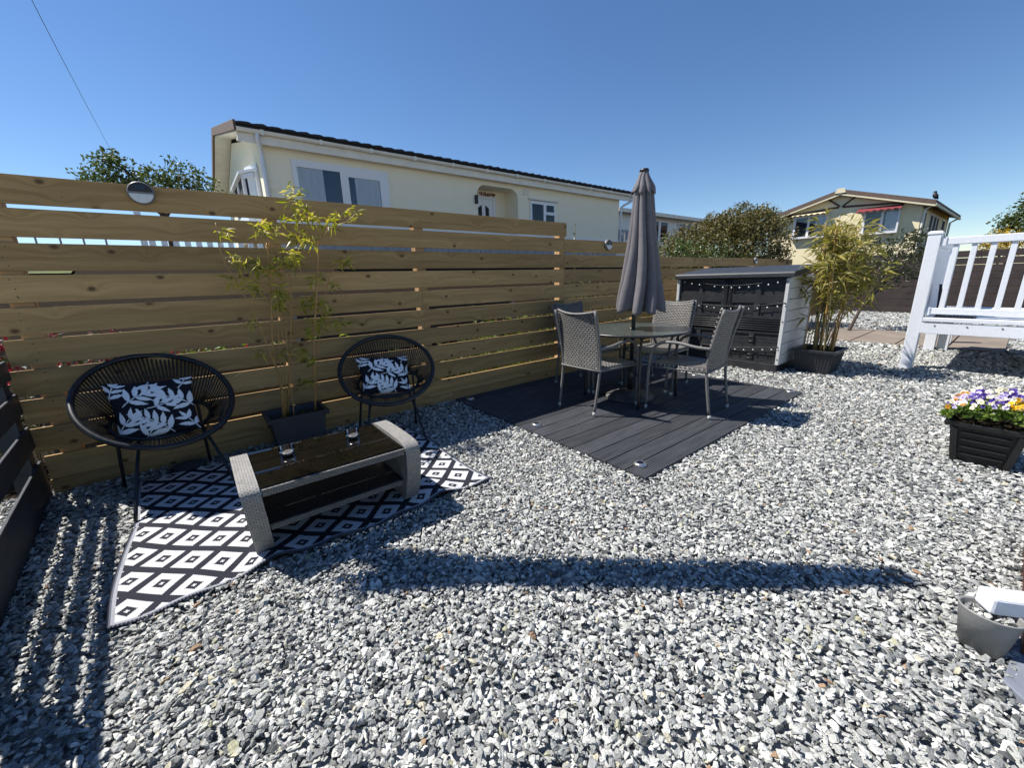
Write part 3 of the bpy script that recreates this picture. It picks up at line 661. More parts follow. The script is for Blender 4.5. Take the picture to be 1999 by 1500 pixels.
# ------------------------------------------------------------------ round cord chairs
def egg_chair(cx, cy, yaw, a, df_, zf, db, zb, feet, label):
    t = thing('cord_chair', (cx, cy, 0), label, 'chair', 'round black cord chairs by the fence')
    f = Vector((-math.sin(yaw), -math.cos(yaw), 0)); r_ = Vector((math.cos(yaw), -math.sin(yaw), 0)); c0 = Vector((cx, cy, 0))
    def rim(th):
        s = math.sin(th); return c0 + r_ * a * math.cos(th) + f * ((df_ - db) / 2 + (df_ + db) / 2 * s) + Vector((0, 0, (zf + zb) / 2 + (zf - zb) / 2 * s))
    def inner(th):
        s = math.sin(th); return c0 + r_ * a * 0.66 * math.cos(th) + f * (-0.015 + 0.165 * s) + Vector((0, 0, 0.44 - 0.08 * s))
    n = 96
    q = MB(); q.tube([rim(2 * math.pi * i / n) for i in range(n)], 0.0165, 10, closed=True); q.build('rim', M['black'], t, smooth=True)
    q = MB(); q.tube([inner(2 * math.pi * i / 64) for i in range(64)], 0.011, 8, closed=True); q.build('seat_ring', M['black'], t, smooth=True)
    q = MB(); nc = 104
    for i in range(nc):
        th = 2 * math.pi * i / nc
        p, w = rim(th), inner(th + 0.02 * math.sin(i))
        mid = (p + w) / 2 + Vector((0, 0, -0.012)) - (p - c0).normalized() * 0.0
        for dd in (-0.0032, 0.0032):
            e = r_ * dd * abs(math.sin(th)) + f * dd * abs(math.cos(th))
            q.tube([p + e, mid + e, w + e], 0.0026, 5)
    q.build('cord_shell', M['cord'], t, smooth=True)
    q = MB()  # seat cords strung across the ring
    for i in range(-16, 17):
        x = i / 17.0; th = math.acos(max(-1, min(1, x)))
        A, B = inner(th), inner(-th); mid = (A + B) / 2 - Vector((0, 0, 0.018)); q.tube([A, mid, B], 0.003, 5)
    if label.startswith('x'): q.build('seat_cords', M['cord'], t)
    FL, FR, BL, BR = [Vector((x, y, 0.022 if -1.6 < y < -.25 and x < 1.25 else 0.0)) for x, y in feet]
    for foot, th in ((FL, math.radians(128)), (FR, math.radians(52)), (BL, math.radians(212)), (BR, math.radians(-32))):
        tp = inner(th); tp2 = tp + (tp - c0) * 0.0
        q = MB(); q.tube(curve([foot, foot + (tp - foot) * 0.55 + Vector((0, 0, 0.02)), tp + Vector((0, 0, -0.006))], 5), 0.0095, 8); q.build('leg', M['black'], t, smooth=True)
    q = MB(); m_ = [inner(math.radians(x)) for x in (128, 52, -32, 212)]
    q.tube([m_[0] + Vector((0, 0, -.01)), m_[1] + Vector((0, 0, -.01))], 0.008, 8); q.tube([m_[2] + Vector((0, 0, -.01)), m_[3] + Vector((0, 0, -.01))], 0.008, 8); q.build('cross_bar', M['black'], t, smooth=True)
    return t
egg_chair(-0.27, -0.30, -0.25, 0.37, 0.34, 0.35, 0.31, 0.81, ((-0.45, -0.78), (0.02, -0.66), (-0.55, -0.17), (-0.10, -0.09)), 'round black cord chair with leaf cushion at the left end of the fence')
egg_chair(1.15, -0.43, 0.35, 0.36, 0.33, 0.35, 0.30, 0.78, ((0.83, -0.70), (1.25, -0.85), (0.94, -0.18), (1.38, -0.36)), 'round black cord chair with leaf cushion right of the thin potted bamboo')

def leafpat():
    """white leaves on navy: returns function (u,v in 0..1) -> bool"""
    leaves = []; stems = []
    def frond(p, ang, L, n, ll, curv):
        x, y = p; a = ang; st = [(x, y)]
        for k in range(n):
            x += math.cos(a) * L / n; y += math.sin(a) * L / n; a += curv / n; st.append((x, y))
            s = 1 - 0.35 * k / n
            for sg in (1, -1):
                la = a + sg * (1.0 - 0.28 * k / n); leaves.append((x, y, la, ll * 1.12 * s, ll * 0.335 * s))
        leaves.append((x, y, a, ll * 0.9, ll * 0.27)); stems.append(st)
    frond((0.68, -0.03), R(124), 0.50, 5, 0.225, 0.45)
    frond((0.14, 0.56), R(40), 0.44, 4, 0.22, -0.4)
    frond((1.05, 0.40), R(140), 0.46, 4, 0.22, 0.3)
    frond((-0.03, 0.06), R(64), 0.36, 3, 0.22, -0.6)
    frond((1.0, -0.02), R(114), 0.24, 2, 0.19, 0.2)
    frond((-0.02, 0.64), R(72), 0.30, 3, 0.18, -0.3)
    frond((0.24, -0.06), R(36), 0.26, 2, 0.20, 0.4)
    frond((0.42, 0.46), R(8), 0.34, 3, 0.19, 0.5)
    frond((0.50, 1.02), R(-100), 0.20, 2, 0.18, 0.3)
    frond((0.84, 0.78), R(60), 0.18, 2, 0.16, 0.4)
    def f(u, v):
        for x, y, a, l, w in leaves:
            dx, dy = u - x, v - y; t = dx * math.cos(a) + dy * math.sin(a)
            if 0.015 < t < l:
                s = abs(-dx * math.sin(a) + dy * math.cos(a)); k = t / l
                if s < w * (math.sin(math.pi * k ** 0.8)) * 0.52: return True
        for st in stems:
            for (ax, ay), (bx, by) in zip(st[:-1], st[1:]):
                ddx, ddy = bx - ax, by - ay; t = max(0, min(1, ((u - ax) * ddx + (v - ay) * ddy) / (ddx * ddx + ddy * ddy)))
                if math.hypot(u - ax - ddx * t, v - ay - ddy * t) < 0.0075: return True
        return False
    return f
LP = leafpat()
def cushion(corners, label, thick=0.055):
    """corners: bottom-left, bottom-right, top-right, top-left in world"""
    bl, br, tr, tl = [Vector(c) for c in corners]; cen = (bl + br + tr + tl) / 4
    nrm = (br - bl).cross(tl - bl).normalized()
    n = 130; vs = []; cols = []
    def P(u, v, sgn):
        du, dv = 2 * u - 1, 2 * v - 1
        pin = 0.06 * (1 - abs(du) ** 3 * 0) * 1.0
        uu = 0.5 + (u - 0.5) * (1 - 0.075 * (1 - dv * dv)); vv = 0.5 + (v - 0.5) * (1 - 0.075 * (1 - du * du))
        # pinched edges between sharp corners: edges bow inwards
        p = bl.lerp(br, uu).lerp(tl.lerp(tr, uu), vv)
        prof = max(0.0, (1 - abs(du) ** 2.6)) ** 0.55 * max(0.0, (1 - abs(dv) ** 2.6)) ** 0.55
        wr = 0.05 * math.sin(9 * du + 4 * dv) * prof * abs(du * dv)
        return p + nrm * sgn * thick * (prof + wr) 
    for sgn in (1, -1):
        for j in range(n + 1):
            for i in range(n + 1):
                vs.append(P(i / n, j / n, sgn))
                cols.append((*((0.80, 0.81, 0.82) if LP(i / n, j / n) else (0.012, 0.012, 0.018)), 1))
    m_ = (n + 1) ** 2
    fs = [(j * (n + 1) + i, j * (n + 1) + i + 1, (j + 1) * (n + 1) + i + 1, (j + 1) * (n + 1) + i) for j in range(n) for i in range(n)]
    fs += [(f[3] + m_, f[2] + m_, f[1] + m_, f[0] + m_) for f in fs]
    me = bpy.data.meshes.new('cushion'); me.from_pydata(vs, [], fs)
    a = me.attributes.new('tint', 'FLOAT_COLOR', 'POINT'); a.data.foreach_set('color', np.array(cols, np.float32).ravel())
    me.materials.append(M['cushion']); me.polygons.foreach_set('use_smooth', [True] * len(fs))
    o = bpy.data.objects.new('cushion', me); COL.objects.link(o)
    bm = bmesh.new(); bm.from_mesh(me); bmesh.ops.remove_doubles(bm, verts=bm.verts, dist=1e-5); bm.to_mesh(me); bm.free()
    tag(o, label, 'cushion', 'leaf print cushions')
cushion(((-0.474, -0.43, 0.355), (-0.092, -0.455, 0.375), (-0.088, -0.235, 0.672), (-0.512, -0.225, 0.695)), 'leaf print cushion in the cord chair at the left end of the fence')
cushion(((0.928, -0.455, 0.378), (1.303, -0.52, 0.345), (1.385, -0.30, 0.612), (0.960, -0.24, 0.648)), 'leaf print cushion in the cord chair right of the potted bamboo')
q = MB(); q.lathe([(0.02, 0.0), (0.085, 0.01), (0.10, 0.03), (0.075, 0.055), (0.03, 0.066)], (-0.22, -0.13, 0.0), 14, 1.1, 0.7)
o = q.build('dark_stone', M['darkrock'], smooth=True); tag(o, 'dark rounded stone on the gravel beneath the left cord chair', 'stone')

# ------------------------------------------------------------------ bamboo planters
def trough(loc, hb, ht, h, label, ribs, mat, soil, group='dark rectangular bamboo planters'):
    t = thing('planter', loc, label, 'planter', group)
    q = MB(); th = 0.014
    out = [(hb[0], hb[1], 0), (ht[0], ht[1], h - 0.03)]
    # walls as four tapered slabs with thickness
    def ring(a, b, z): return [(-a, -b, z), (a, -b, z), (a, b, z), (-a, b, z)]
    vs = ring(*out[0]) + ring(*out[1]) + ring(ht[0] + .022, ht[1] + .022, h - 0.03) + ring(ht[0] + .026, ht[1] + .026, h) + ring(ht[0] - .004, ht[1] - .004, h) + ring(ht[0] - .016, ht[1] - .016, h - 0.06)
    fs = [(3, 2, 1, 0)]
    for k in range(5): fs += [(4 * k + i, 4 * k + (i + 1) % 4, 4 * k + 4 + (i + 1) % 4, 4 * k + 4 + i) for i in range(4)]
    fs.append((20, 21, 22, 23)); q.add(vs, fs); q.build('tub', mat, t, local=True, bevel=0.003)
    if ribs:
        q = MB()
        for sgn in (-1, 1):
            for i in range(ribs):
                u = -0.86 + 1.72 * i / (ribs - 1)
                q.beam((u * hb[0], sgn * (hb[1] + 0.002), 0.03), (u * ht[0], sgn * (hb[1] + (ht[1] - hb[1]) * 0.85 + 0.002), h * 0.80), 0.016, 0.012, (0, 1, 0))
                k = ribs * 1
            for i in range(ribs):
                u = -0.86 + 1.72 * i / (ribs - 1)
                q.beam((sgn * (hb[0] + 0.002), u * hb[1], 0.03), (sgn * (hb[0] + (ht[0] - hb[0]) * 0.85 + 0.002), u * ht[1], h * 0.80), 0.012, 0.012, (1, 0, 0))
        q.build('ribs', mat, t, local=True, bevel=0.002)
    q = MB(); nx = 14
    q.grid(lambda u, v: ((2 * u - 1) * (ht[0] - .018), (2 * v - 1) * (ht[1] - .018), h - 0.045 + 0.012 * math.sin(17 * u + 5 * v) * math.sin(11 * v)), nx, nx); q.build('soil', soil, t, local=True, smooth=True)
    return t
trough((0.475, -0.21, 0.0), (0.155, 0.115), (0.185, 0.135), 0.30, 'dark rectangular planter of thin bamboo between the two cord chairs', 0, M['planter'], M['moss'])
trough((6.02, -2.07, 0.0), (0.185, 0.165), (0.235, 0.205), 0.30, 'dark ribbed planter of dense bamboo beside the storage shed', 11, M['planter'], M['soil'])

STEMS = [[(0.39, 0.26), (0.41, 0.52), (0.4, 0.75), (0.45, 1.15), (0.47, 1.32), (0.48, 1.52)], [(0.43, 0.26), (0.48, 0.55), (0.53, 0.81), (0.57, 1.07), (0.59, 1.24), (0.59, 1.31)], [(0.61, 0.26), (0.67, 0.79), (0.72, 1.06), (0.77, 1.32), (0.81, 1.56)], [(0.385, 0.26), (0.41, 0.49), (0.32, 1.05), (0.21, 1.41), (0.21, 1.63)], [(0.42, 0.26), (0.48, 0.82), (0.5, 1.07), (0.57, 1.44)], [(0.61, 0.26), (0.75, 0.92), (0.85, 1.24), (0.96, 1.44)], [(0.79, 1.50), (0.73, 1.63), (0.7, 1.74), (0.67, 1.84)], [(0.805, 1.52), (0.91, 1.65), (1.01, 1.68), (1.1, 1.75)], [(0.79, 1.47), (0.83, 1.64)], [(0.48, 1.48), (0.45, 1.57)], [(0.475, 1.48), (0.53, 1.57), (0.59, 1.64)], [(0.45, 0.26), (0.47, 0.6), (0.50, 0.95)], [(0.40, 0.26), (0.43, 0.7), (0.49, 1.2)]]
CL = [(0.69, 1.86, 40), (0.7, 1.79, 40), (0.73, 1.73, 40), (0.82, 1.69, 35), (0.92, 1.67, 35), (1.1, 1.76, 35), (0.97, 1.74, 15), (0.45, 1.61, 35), (0.53, 1.61, 35), (0.59, 1.66, 20), (0.24, 1.57, 25), (0.26, 1.41, 25), (0.31, 1.38, 25), (0.4, 1.36, 35), (0.47, 1.33, 40), (0.55, 1.4, 40), (0.61, 1.44, 40), (0.65, 1.4, 30), (0.7, 1.56, 45), (0.74, 1.54, 35), (0.24, 1.28, 25), (0.33, 1.25, 30), (0.36, 1.2, 25), (0.49, 1.21, 35), (0.5, 1.15, 30), (0.5, 1.08, 25), (0.71, 1.12, 40), (0.76, 1.08, 40), (0.8, 1.0, 30), (0.85, 0.94, 30), (0.94, 0.94, 20), (0.97, 1.39, 30), (1.0, 1.38, 20), (0.87, 1.21, 20), (0.73, 1.27, 20), (0.81, 1.29, 20), (0.65, 1.07, 20), (0.71, 0.96, 35), (0.66, 0.89, 30), (0.75, 0.92, 25), (0.61, 0.73, 30), (0.64, 0.67, 20), (0.45, 0.74, 15), (0.51, 0.77, 15), (0.32, 0.99, 25), (0.31, 0.77, 20), (0.54, 0.49, 25), (0.62, 0.52, 20)]
def bamboo_thin():
    t = thing('bamboo', (0.475, -0.21, 0.25), 'thin tall bamboo with sparse yellow green leaves between the cord chairs', 'bamboo')
    q = MB(); ystart = [-.22, -.17, -.24, -.26, -.15, -.2, -.24, -.26, -.2, -.22, -.2, -.27, -.25]
    allp = []
    for i, s in enumerate(STEMS):
        thick = (0.0088, 0.007, 0.0075, 0.0042, 0.0045, 0.0035, 0.003, 0.003, 0.003, 0.003, 0.003, 0.004, 0.004)[i]
        c = curve([(x, ystart[i] + 0.02 * math.sin(z * 2 + i), z) for x, z in s], 6)
        q.tube(c, [thick * (1.05 - 0.5 * k / len(c)) * (1.25 if k % 4 == 0 else 1.0) for k in range(len(c))], 7, r=random.random()); allp += c
    q.build('culms', M['culm'], t, smooth=True)
    lf = MB(); tw = MB()
    for x, z, s in CL:
        y = -0.22 + rng.uniform(-0.07, 0.06); p = Vector((x, y, z))
        near = min(allp, key=lambda c: (c - p).length + (0.3 if c.z > z + 0.05 else 0))
        tw.tube([near, near.lerp(p, 0.55) + Vector((0, 0, 0.012)), p], [0.002, 0.0016, 0.001], 5)
        for k in range(int(s * 0.72)):
            d = rdir(); d.z = d.z * 0.7 - 0.12; 
            out_ = (p - near); out_.z = 0
            d = (d + out_.normalized() * 0.35 if out_.length > 0.02 else d).normalized()
            l = rng.uniform(0.042, 0.092) * (0.8 + s / 150)
            lf.leaf(p + rdir() * s * 0.0011, d, rdir(), l, l * rng.uniform(0.17, 0.25), None, rng.uniform(0, 0.3))
    tw.build('twigs', M['culmgreen'], t, smooth=True); lf.build('foliage', M['bleaf'], t)
bamboo_thin()
def bamboo_dense():
    t = thing('bamboo', (6.02, -2.07, 0.25), 'dense bushy bamboo with olive leaves and orange canes beside the shed', 'bamboo')
    qa, qb, lf = MB(), MB(), MB()
    r2 = np.random.default_rng(21)
    for i in range(24):
        b = Vector((6.02 + r2.uniform(-0.17, 0.17), -2.07 + r2.uniform(-0.15, 0.15), 0.25))
        hh = r2.uniform(1.05, 1.72) if i > 5 else r2.uniform(1.5, 1.78)
        a = r2.uniform(0, 6.283); sp = r2.uniform(0.05, 0.42) * (1.2 if i > 5 else .6)
        ln = Vector((math.cos(a) * sp * 0.65, -abs(math.sin(a)) * sp * 0.95 + (0.10 if i % 3 else 0.04), 0))
        top = b + ln + Vector((0, 0, hh - 0.25))
        c = curve([b, b + ln * 0.22 + Vector((0, 0, (hh - .25) * 0.4)), b + ln * 0.6 + Vector((0, 0, (hh - .25) * 0.75)), top], 6)
        rad = r2.uniform(0.005, 0.011)
        (qa if i % 3 else qb).tube(c, [rad * (1 - 0.6 * k / len(c)) for k in range(len(c))], 6, r=r2.random())
        for k in range(3, len(c)):
            fr = k / len(c)
            if fr < 0.46 and r2.random() < .9: continue
            for j in range(int(1.2 + 2.2 * fr)):
                d = Vector((r2.normal(), r2.normal(), r2.normal() * 0.4 + 0.45)).normalized(); tip = c[k] + d * r2.uniform(0.05, 0.20)
                qb.tube([c[k], tip], 0.0014, 4)
                for _ in range(3):
                    dd = (d + Vector(r2.normal(size=3)) * 0.8 + Vector((0, 0, -0.15))).normalized(); l = r2.uniform(0.08, 0.18)
                    pp = c[k].lerp(tip, r2.uniform(0.45, 1)); nr = Vector(r2.normal(size=3))
                    if pp.y > -1.80: continue
                    lf.leaf(pp, dd, nr, l, l * r2.uniform(0.13, 0.2), r2.random() * (0.55 + 0.45 * fr), r2.uniform(0, 0.35))
        for k in range(4, 8):
            dd = Vector((r2.normal(), r2.normal(), 0.1)).normalized(); l = r2.uniform(0.05, 0.1)
            if r2.random() < 0.6: lf.leaf(c[k] , dd, Vector(r2.normal(size=3)), l, l * 0.16, r2.random() * 0.6, 0.3)
    qa.build('culms', M['culm'], t, smooth=True); qb.build('twigs', M['culmgreen'], t, smooth=True); lf.build('foliage', M['bleaf2'], t)
bamboo_dense()

# ------------------------------------------------------------------ dining set
DZ = 0.0256
TC = Vector((3.40, -1.17, DZ))
tb = thing('round_table', TC, 'round glass topped dining table with dark legs on the decking', 'table')
q = MB(); q.lathe([(0.022, 0.690), (0.525, 0.690), (0.525, 0.696), (0.022, 0.696)], n=64); q.build('glass_top', M['tglass'], tb, local=True)
q = MB(); n = 72
q.tube([(0.530 * math.cos(2 * math.pi * i / n), 0.530 * math.sin(2 * math.pi * i / n), 0.687) for i in range(n)], 0.0115, 10, closed=True); q.build('rim', M['darkrim'], tb, local=True, smooth=True)
for a in (45, 135, 225, 315):
    c, s = math.cos(R(a)), math.sin(R(a))
    q = MB(); q.tube(curve([(0.46 * c, 0.46 * s, 0.0), (0.44 * c, 0.44 * s, 0.35), (0.44 * c, 0.44 * s, 0.62), (0.49 * c, 0.49 * s, 0.682)], 6), 0.0135, 10); q.build('leg', M['darkrim'], tb, local=True, smooth=True)
q = MB()
for i in range(4):
    a, b = R(45 + 90 * i), R(135 + 90 * i)
    q.tube(curve([(0.44 * math.cos(a), 0.44 * math.sin(a), 0.30), (0.15 * math.cos((a + b) / 2), 0.15 * math.sin((a + b) / 2), 0.34), (0.44 * math.cos(b), 0.44 * math.sin(b), 0.30)], 6), 0.007, 8)
q.build('brace', M['darkrim'], tb, local=True, smooth=True)
q = MB(); q.lathe([(0.030, 0.6965), (0.032, 0.702), (0.024, 0.704), (0.022, 0.69)], n=24); q.build('hole_collar', M['cap'], tb, local=True, smooth=True)

def dining_chair():
    t = thing('dining_chair', (0, 0, DZ), 'x', 'chair', 'grey wicker dining chairs around the round table')
    # local: +Y is forward
    for s in (-1, 1):
        q = MB(); q.tube(curve([(s * 0.215, -0.275, 0.03), (s * 0.222, -0.225, 0.40), (s * 0.228, -0.245, 0.62), (s * 0.232, -0.315, 0.925)], 7), 0.0125, 9); lg = q.build('leg', M['chairframe'], t, local=True, smooth=True)
        q = MB(); q.lathe([(0.014, 0.0), (0.0145, 0.036), (0.0125, 0.036)], (s * 0.215, -0.278, 0.0), 12); q.build('foot_cap', M['cap'], lg, local=True, smooth=True)
        q = MB(); q.tube(curve([(s * 0.268, 0.275, 0.03), (s * 0.270, 0.262, 0.42), (s * 0.272, 0.235, 0.555), (s * 0.274, 0.165, 0.625), (s * 0.272, 0.03, 0.640), (s * 0.262, -0.13, 0.615), (s * 0.236, -0.245, 0.605)], 7), [0.0135] * 43, 9); lg = q.build('leg', M['chairframe'], t, local=True, smooth=True)
        q = MB(); q.lathe([(0.0145, 0.0), (0.015, 0.036), (0.013, 0.036)], (s * 0.268, 0.276, 0.0), 12); q.build('foot_cap', M['cap'], lg, local=True, smooth=True)
    def back(u, v):
        x = (2 * u - 1) * 0.225; z = 0.40 + 0.525 * v
        y = -0.222 - 0.09 * max(0, v - 0.2) ** 1.4 - 0.035 * (1 - (2 * u - 1) ** 2) * (0.4 + 0.6 * v)
        return (x, y, z - 0.028 * (1 - (2 * u - 1) ** 2) * v ** 3)
    q = MB(); q.grid(back, 14, 20, 0.45, 0.54); q.build('backrest', M['weave'], t, local=True, smooth=True, solid=0.014)
    q = MB(); q.tube([back(i / 16, 1.0) for i in range(17)], 0.011, 8); q.build('top_rail', M['chairframe'], t, local=True, smooth=True)
    def seat(u, v):
        w = 0.222 + 0.036 * v; x = (2 * u - 1) * w; y = -0.235 + 0.50 * v
        return (x, y, 0.418 - 0.012 * math.sin(math.pi * u) * math.sin(math.pi * v) + 0.008 * v - 0.02 * max(0, v - 0.9) * 10 * 0.6)
    q = MB(); q.grid(seat, 12, 14, 0.48, 0.50); q.build('seat', M['weave'], t, local=True, smooth=True, solid=0.022)
    q = MB()
    e = [(-0.225, -0.235, 0.405), (0.225, -0.235, 0.405), (0.262, 0.262, 0.405), (-0.262, 0.262, 0.405)]
    for i in range(4): q.tube([e[i], e[(i + 1) % 4]], 0.012, 8)
    q.build('seat_frame', M['chairframe'], t, local=True, smooth=True)
    return t
c0 = dining_chair()
spots = [((2.91, -1.13), -R(90), 'grey wicker dining chair nearest the low table with its back to the round cord chairs'),
         ((3.46, -1.76), R(6), 'grey wicker dining chair turned sideways at the open front edge of the decking'),
         ((3.99, -1.10), R(92), 'grey wicker dining chair in front of the storage shed, behind the round table'),
         ((3.45, -0.53), R(180), 'shaded grey wicker dining chair against the timber fence behind the others')]
for i, (xy, rz, lb) in enumerate(spots):
    o = c0 if i == 0 else copy_tree(c0)
    o.location = (xy[0], xy[1], DZ); o.rotation_euler = (0, 0, rz); o['label'] = lb

# parasol and its base
pb = MB(); pb.lathe([(0.235, 0.0), (0.245, 0.012), (0.235, 0.026), (0.19, 0.038), (0.14, 0.055), (0.07, 0.072), (0.035, 0.078)], (3.37, -1.19, DZ), 40)
pbase = thing('parasol_stand', (3.37, -1.19, DZ), 'round cast parasol base on the decking beneath the glass table', 'parasol base')
pb.build('foot', M['stonebase'], pbase, smooth=True)
q = MB(); q.lathe([(0.028, 0.07), (0.028, 0.36)], (3.37, -1.19, DZ), 20); q.tube([(3.37, -1.21, DZ + .30), (3.37, -1.255, DZ + .30)], 0.006, 8); q.build('sleeve', M['darkrim'], pbase, smooth=True)
um = thing('parasol', (3.37, -1.19, DZ + 0.08), 'tall furled grey garden parasol standing through the glass table', 'parasol')
q = MB(); q.tube([(3.37, -1.19, DZ + 0.08), (3.375, -1.192, 0.9), (3.405, -1.205, 2.10)], 0.019, 14); q.build('pole', M['darkrim'], um, smooth=True)
def furled(axis0, axis1, rprof, pleats, depth, seed, nz=46, na=144, hem=0.05, hemr=0.0):
    r2 = np.random.default_rng(seed); ph = r2.uniform(-0.25, 0.25, pleats); am = r2.uniform(0.6, 1.3, pleats); tilt_ = r2.uniform(-0.4, 0.4, pleats)
    a0, a1 = Vector(axis0), Vector(axis1); ax = (a1 - a0).normalized(); L = (a1 - a0).length
    x = Vector((0.784, -0.621, 0)); x = (x - ax * x.dot(ax)).normalized(); y = ax.cross(x)
    q = MB(); vs = []
    for j in range(nz + 1):
        v = j / nz
        for i in range(na):
            th = 2 * math.pi * i / na; s = th / (2 * math.pi) * pleats; k = int(s) % pleats; fr = s - int(s)
            fr2 = fr + tilt_[k] * fr * (1 - fr) * 1.2
            w = math.sin(math.pi * min(max(fr2, 0), 1)) ** 0.75
            rr = rprof(v) * (1 - depth(v) * (1 - w) * am[k]) * (1 + 0.05 * math.sin(3 * th + ph[k] * 9 + v * 4))
            dz = hem * max(0, 1 - v * 7) * (w * am[k] - 0.5)
            th2 = th + 0.25 * (v - 0.5) + 0.12 * math.sin(v * 5 + ph[k] * 6)
            vs.append(a0 + ax * (L * v - dz * (1 if v < .15 else 0)) + (x * math.cos(th2) + y * math.sin(th2)) * rr)
    q.add(vs, [(j * na + i, j * na + (i + 1) % na, (j + 1) * na + (i + 1) % na, (j + 1) * na + i) for j in range(nz) for i in range(na)])
    return q
lerp = lambda v, P: float(np.interp(v, [p[0] for p in P], [p[1] for p in P]))
q = furled((3.425, -1.235, 0.91), (3.405, -1.205, 2.02), lambda v: lerp(v, [(0, .232), (.06, .228), (.25, .188), (.55, .140), (.82, .104), (1, .082)]), 8, lambda v: lerp(v, [(0, .46), (.3, .34), (.7, .30), (1, .25)]), 5)
q.build('canopy', M['fabric'], um, smooth=True, solid=0.003)
q = furled((3.405, -1.205, 1.965), (3.405, -1.205, 2.135), lambda v: lerp(v, [(0, .108), (.25, .096), (.7, .056), (1, .036)]), 8, lambda v: lerp(v, [(0, .32), (1, .1)]), 9, nz=16, hem=0.045)
q.build('vent', M['fabric'], um, smooth=True, solid=0.002)
q = MB(); q.lathe([(0.040, 2.13), (0.042, 2.145), (0.036, 2.158), (0.012, 2.164)], (3.405, -1.205, 0), 24); q.build('finial', M['planterblack'], um, smooth=True)

# invented parasol overhead, out of view, added to cast the long gravel shadow
hp = thing('shadow_parasol', (-0.91, -0.19, 3.2), 'made-up furled parasol high over the gravel, added to cast a long shadow', 'parasol')
q = furled((-0.91, -0.19, 3.2), (0.50, -1.30, 3.9), lambda v: lerp(v, [(0, .16), (.10, .14), (.22, .095), (.75, .085), (1, .05)]), 8, lambda v: .35, 15, hem=0.12)
q.build('canopy', M['fabric'], hp, smooth=True, solid=0.003)
q = MB(); q.tube([(-4.2, 2.4, 1.6), (-0.91, -0.19, 3.2), (0.50, -1.30, 3.9), (4.2, -4.2, 5.7)], 0.0016, 5); q.build('line', M['cable'], hp)

# ------------------------------------------------------------------ storage shed
SX0, SX1, SY0, SY1 = 5.59, 6.38, -0.37, -1.78
sh = thing('storage_shed', (5.98, -1.07, 0), 'low black and grey plastic storage shed hung with string lights', 'shed')
q = MB(); q.span((SX0 + .01, SY0 - .01, -0.02), (SX1, SY1 + .015, 0.10)); q.build('plinth', M['shedblack'], sh, bevel=0.006)
q = MB(); q.span((SX0 + .03, SY0 - .03, 0.10), (SX1 - .02, SY1 + .03, 1.16)); q.build('carcass', M['shedblack'], sh)
def door(name, ya, yb, za, zb, panels, ribs=()):
    q = MB(); xf = SX0 + 0.012
    # frame built from strips leaving recessed panels
    ys = sorted({ya, yb} | {p[0] for p in panels} | {p[1] for p in panels}); zs = sorted({za, zb} | {p[2] for p in panels} | {p[3] for p in panels})
    for a, b in zip(ys[:-1], ys[1:]):
        for c, d in zip(zs[:-1], zs[1:]):
            rec = any(min(p[0], p[1]) <= (a + b) / 2 <= max(p[0], p[1]) and min(p[2], p[3]) <= (c + d) / 2 <= max(p[2], p[3]) for p in panels)
            if not rec: q.span((xf, a, c), (xf + 0.017, b, d))
    for p in panels:
        nz = max(3, int(abs(p[3] - p[2]) / 0.022)); z0, z1 = min(p[2], p[3]), max(p[2], p[3])
        for k in range(nz):
            q.span((xf + 0.0125 + 0.002 * (k % 2), p[0], z0 + (z1 - z0) * k / nz), (xf + 0.02, p[1], z0 + (z1 - z0) * (k + 1) / nz))
    return q.build(name, M['shedblack'], sh)
P_ = lambda y0, y1, z0, z1: (y0, y1, z0, z1)
door('door', -0.40, -1.035, 0.66, 1.155, [P_(-.43, -.69, .975, 1.12), P_(-.745, -1.00, .975, 1.12), P_(-.43, -.68, .705, .86), P_(-.745, -1.00, .705, .86)])
door('door', -1.135, -1.755, 0.66, 1.155, [P_(-1.15, -1.42, .965, 1.115), P_(-1.48, -1.745, .955, 1.105), P_(-1.15, -1.41, .70, .855), P_(-1.48, -1.735, .695, .85)])
door('lower_panel', -0.40, -1.755, 0.105, 0.505, [P_(-.43, -.70, .31, .47), P_(-.76, -1.05, .31, .47), P_(-1.13, -1.40, .30, .465), P_(-1.46, -1.735, .32, .475), P_(-.43, -.70, .125, .25), P_(-.76, -1.05, .125, .25), P_(-1.16, -1.40, .12, .225), P_(-1.47, -1.735, .12, .215)])
q = MB()
for y in (-1.048, -1.066, -1.104, -1.122): q.tube(curve([(SX0 + .006, y, 1.15), (SX0 + .006, y, 0.70), (SX0 + .006, y + (0.05 if y > -1.085 else -.05), 0.655)], 5), 0.0085, 8)
for z in (0.525, 0.552, 0.58, 0.61, 0.638):
    q.tube([(SX0 + .008, -0.40, z), (SX0 + .008, -1.755, z)], 0.0095, 8)
for y in (-1.08, -1.43):
    for z in (0.14, 0.19, 0.36, 0.42): q.span((SX0 + .004, y - .035, z), (SX0 + .02, y + .035, z + .012))
q.build('hinge_ribs', M['shedblack'], sh, smooth=True)
for y in (SY0 + .004, SY1 + .034):
    q = MB(); q.span((SX0 - .012, y, 0.10), (SX0 + .03, y - .038, 1.155)); cp = q.build('corner_post', M['shedgrey'], sh, bevel=0.004)
    for z in (1.115, 0.86, 0.64, 0.17): q = MB(); q.tube([(SX0 - .0115, y - .019, z), (SX0 - .0165, y - .019, z)], 0.0075, 10); q.build('screw', M['screw'], cp)
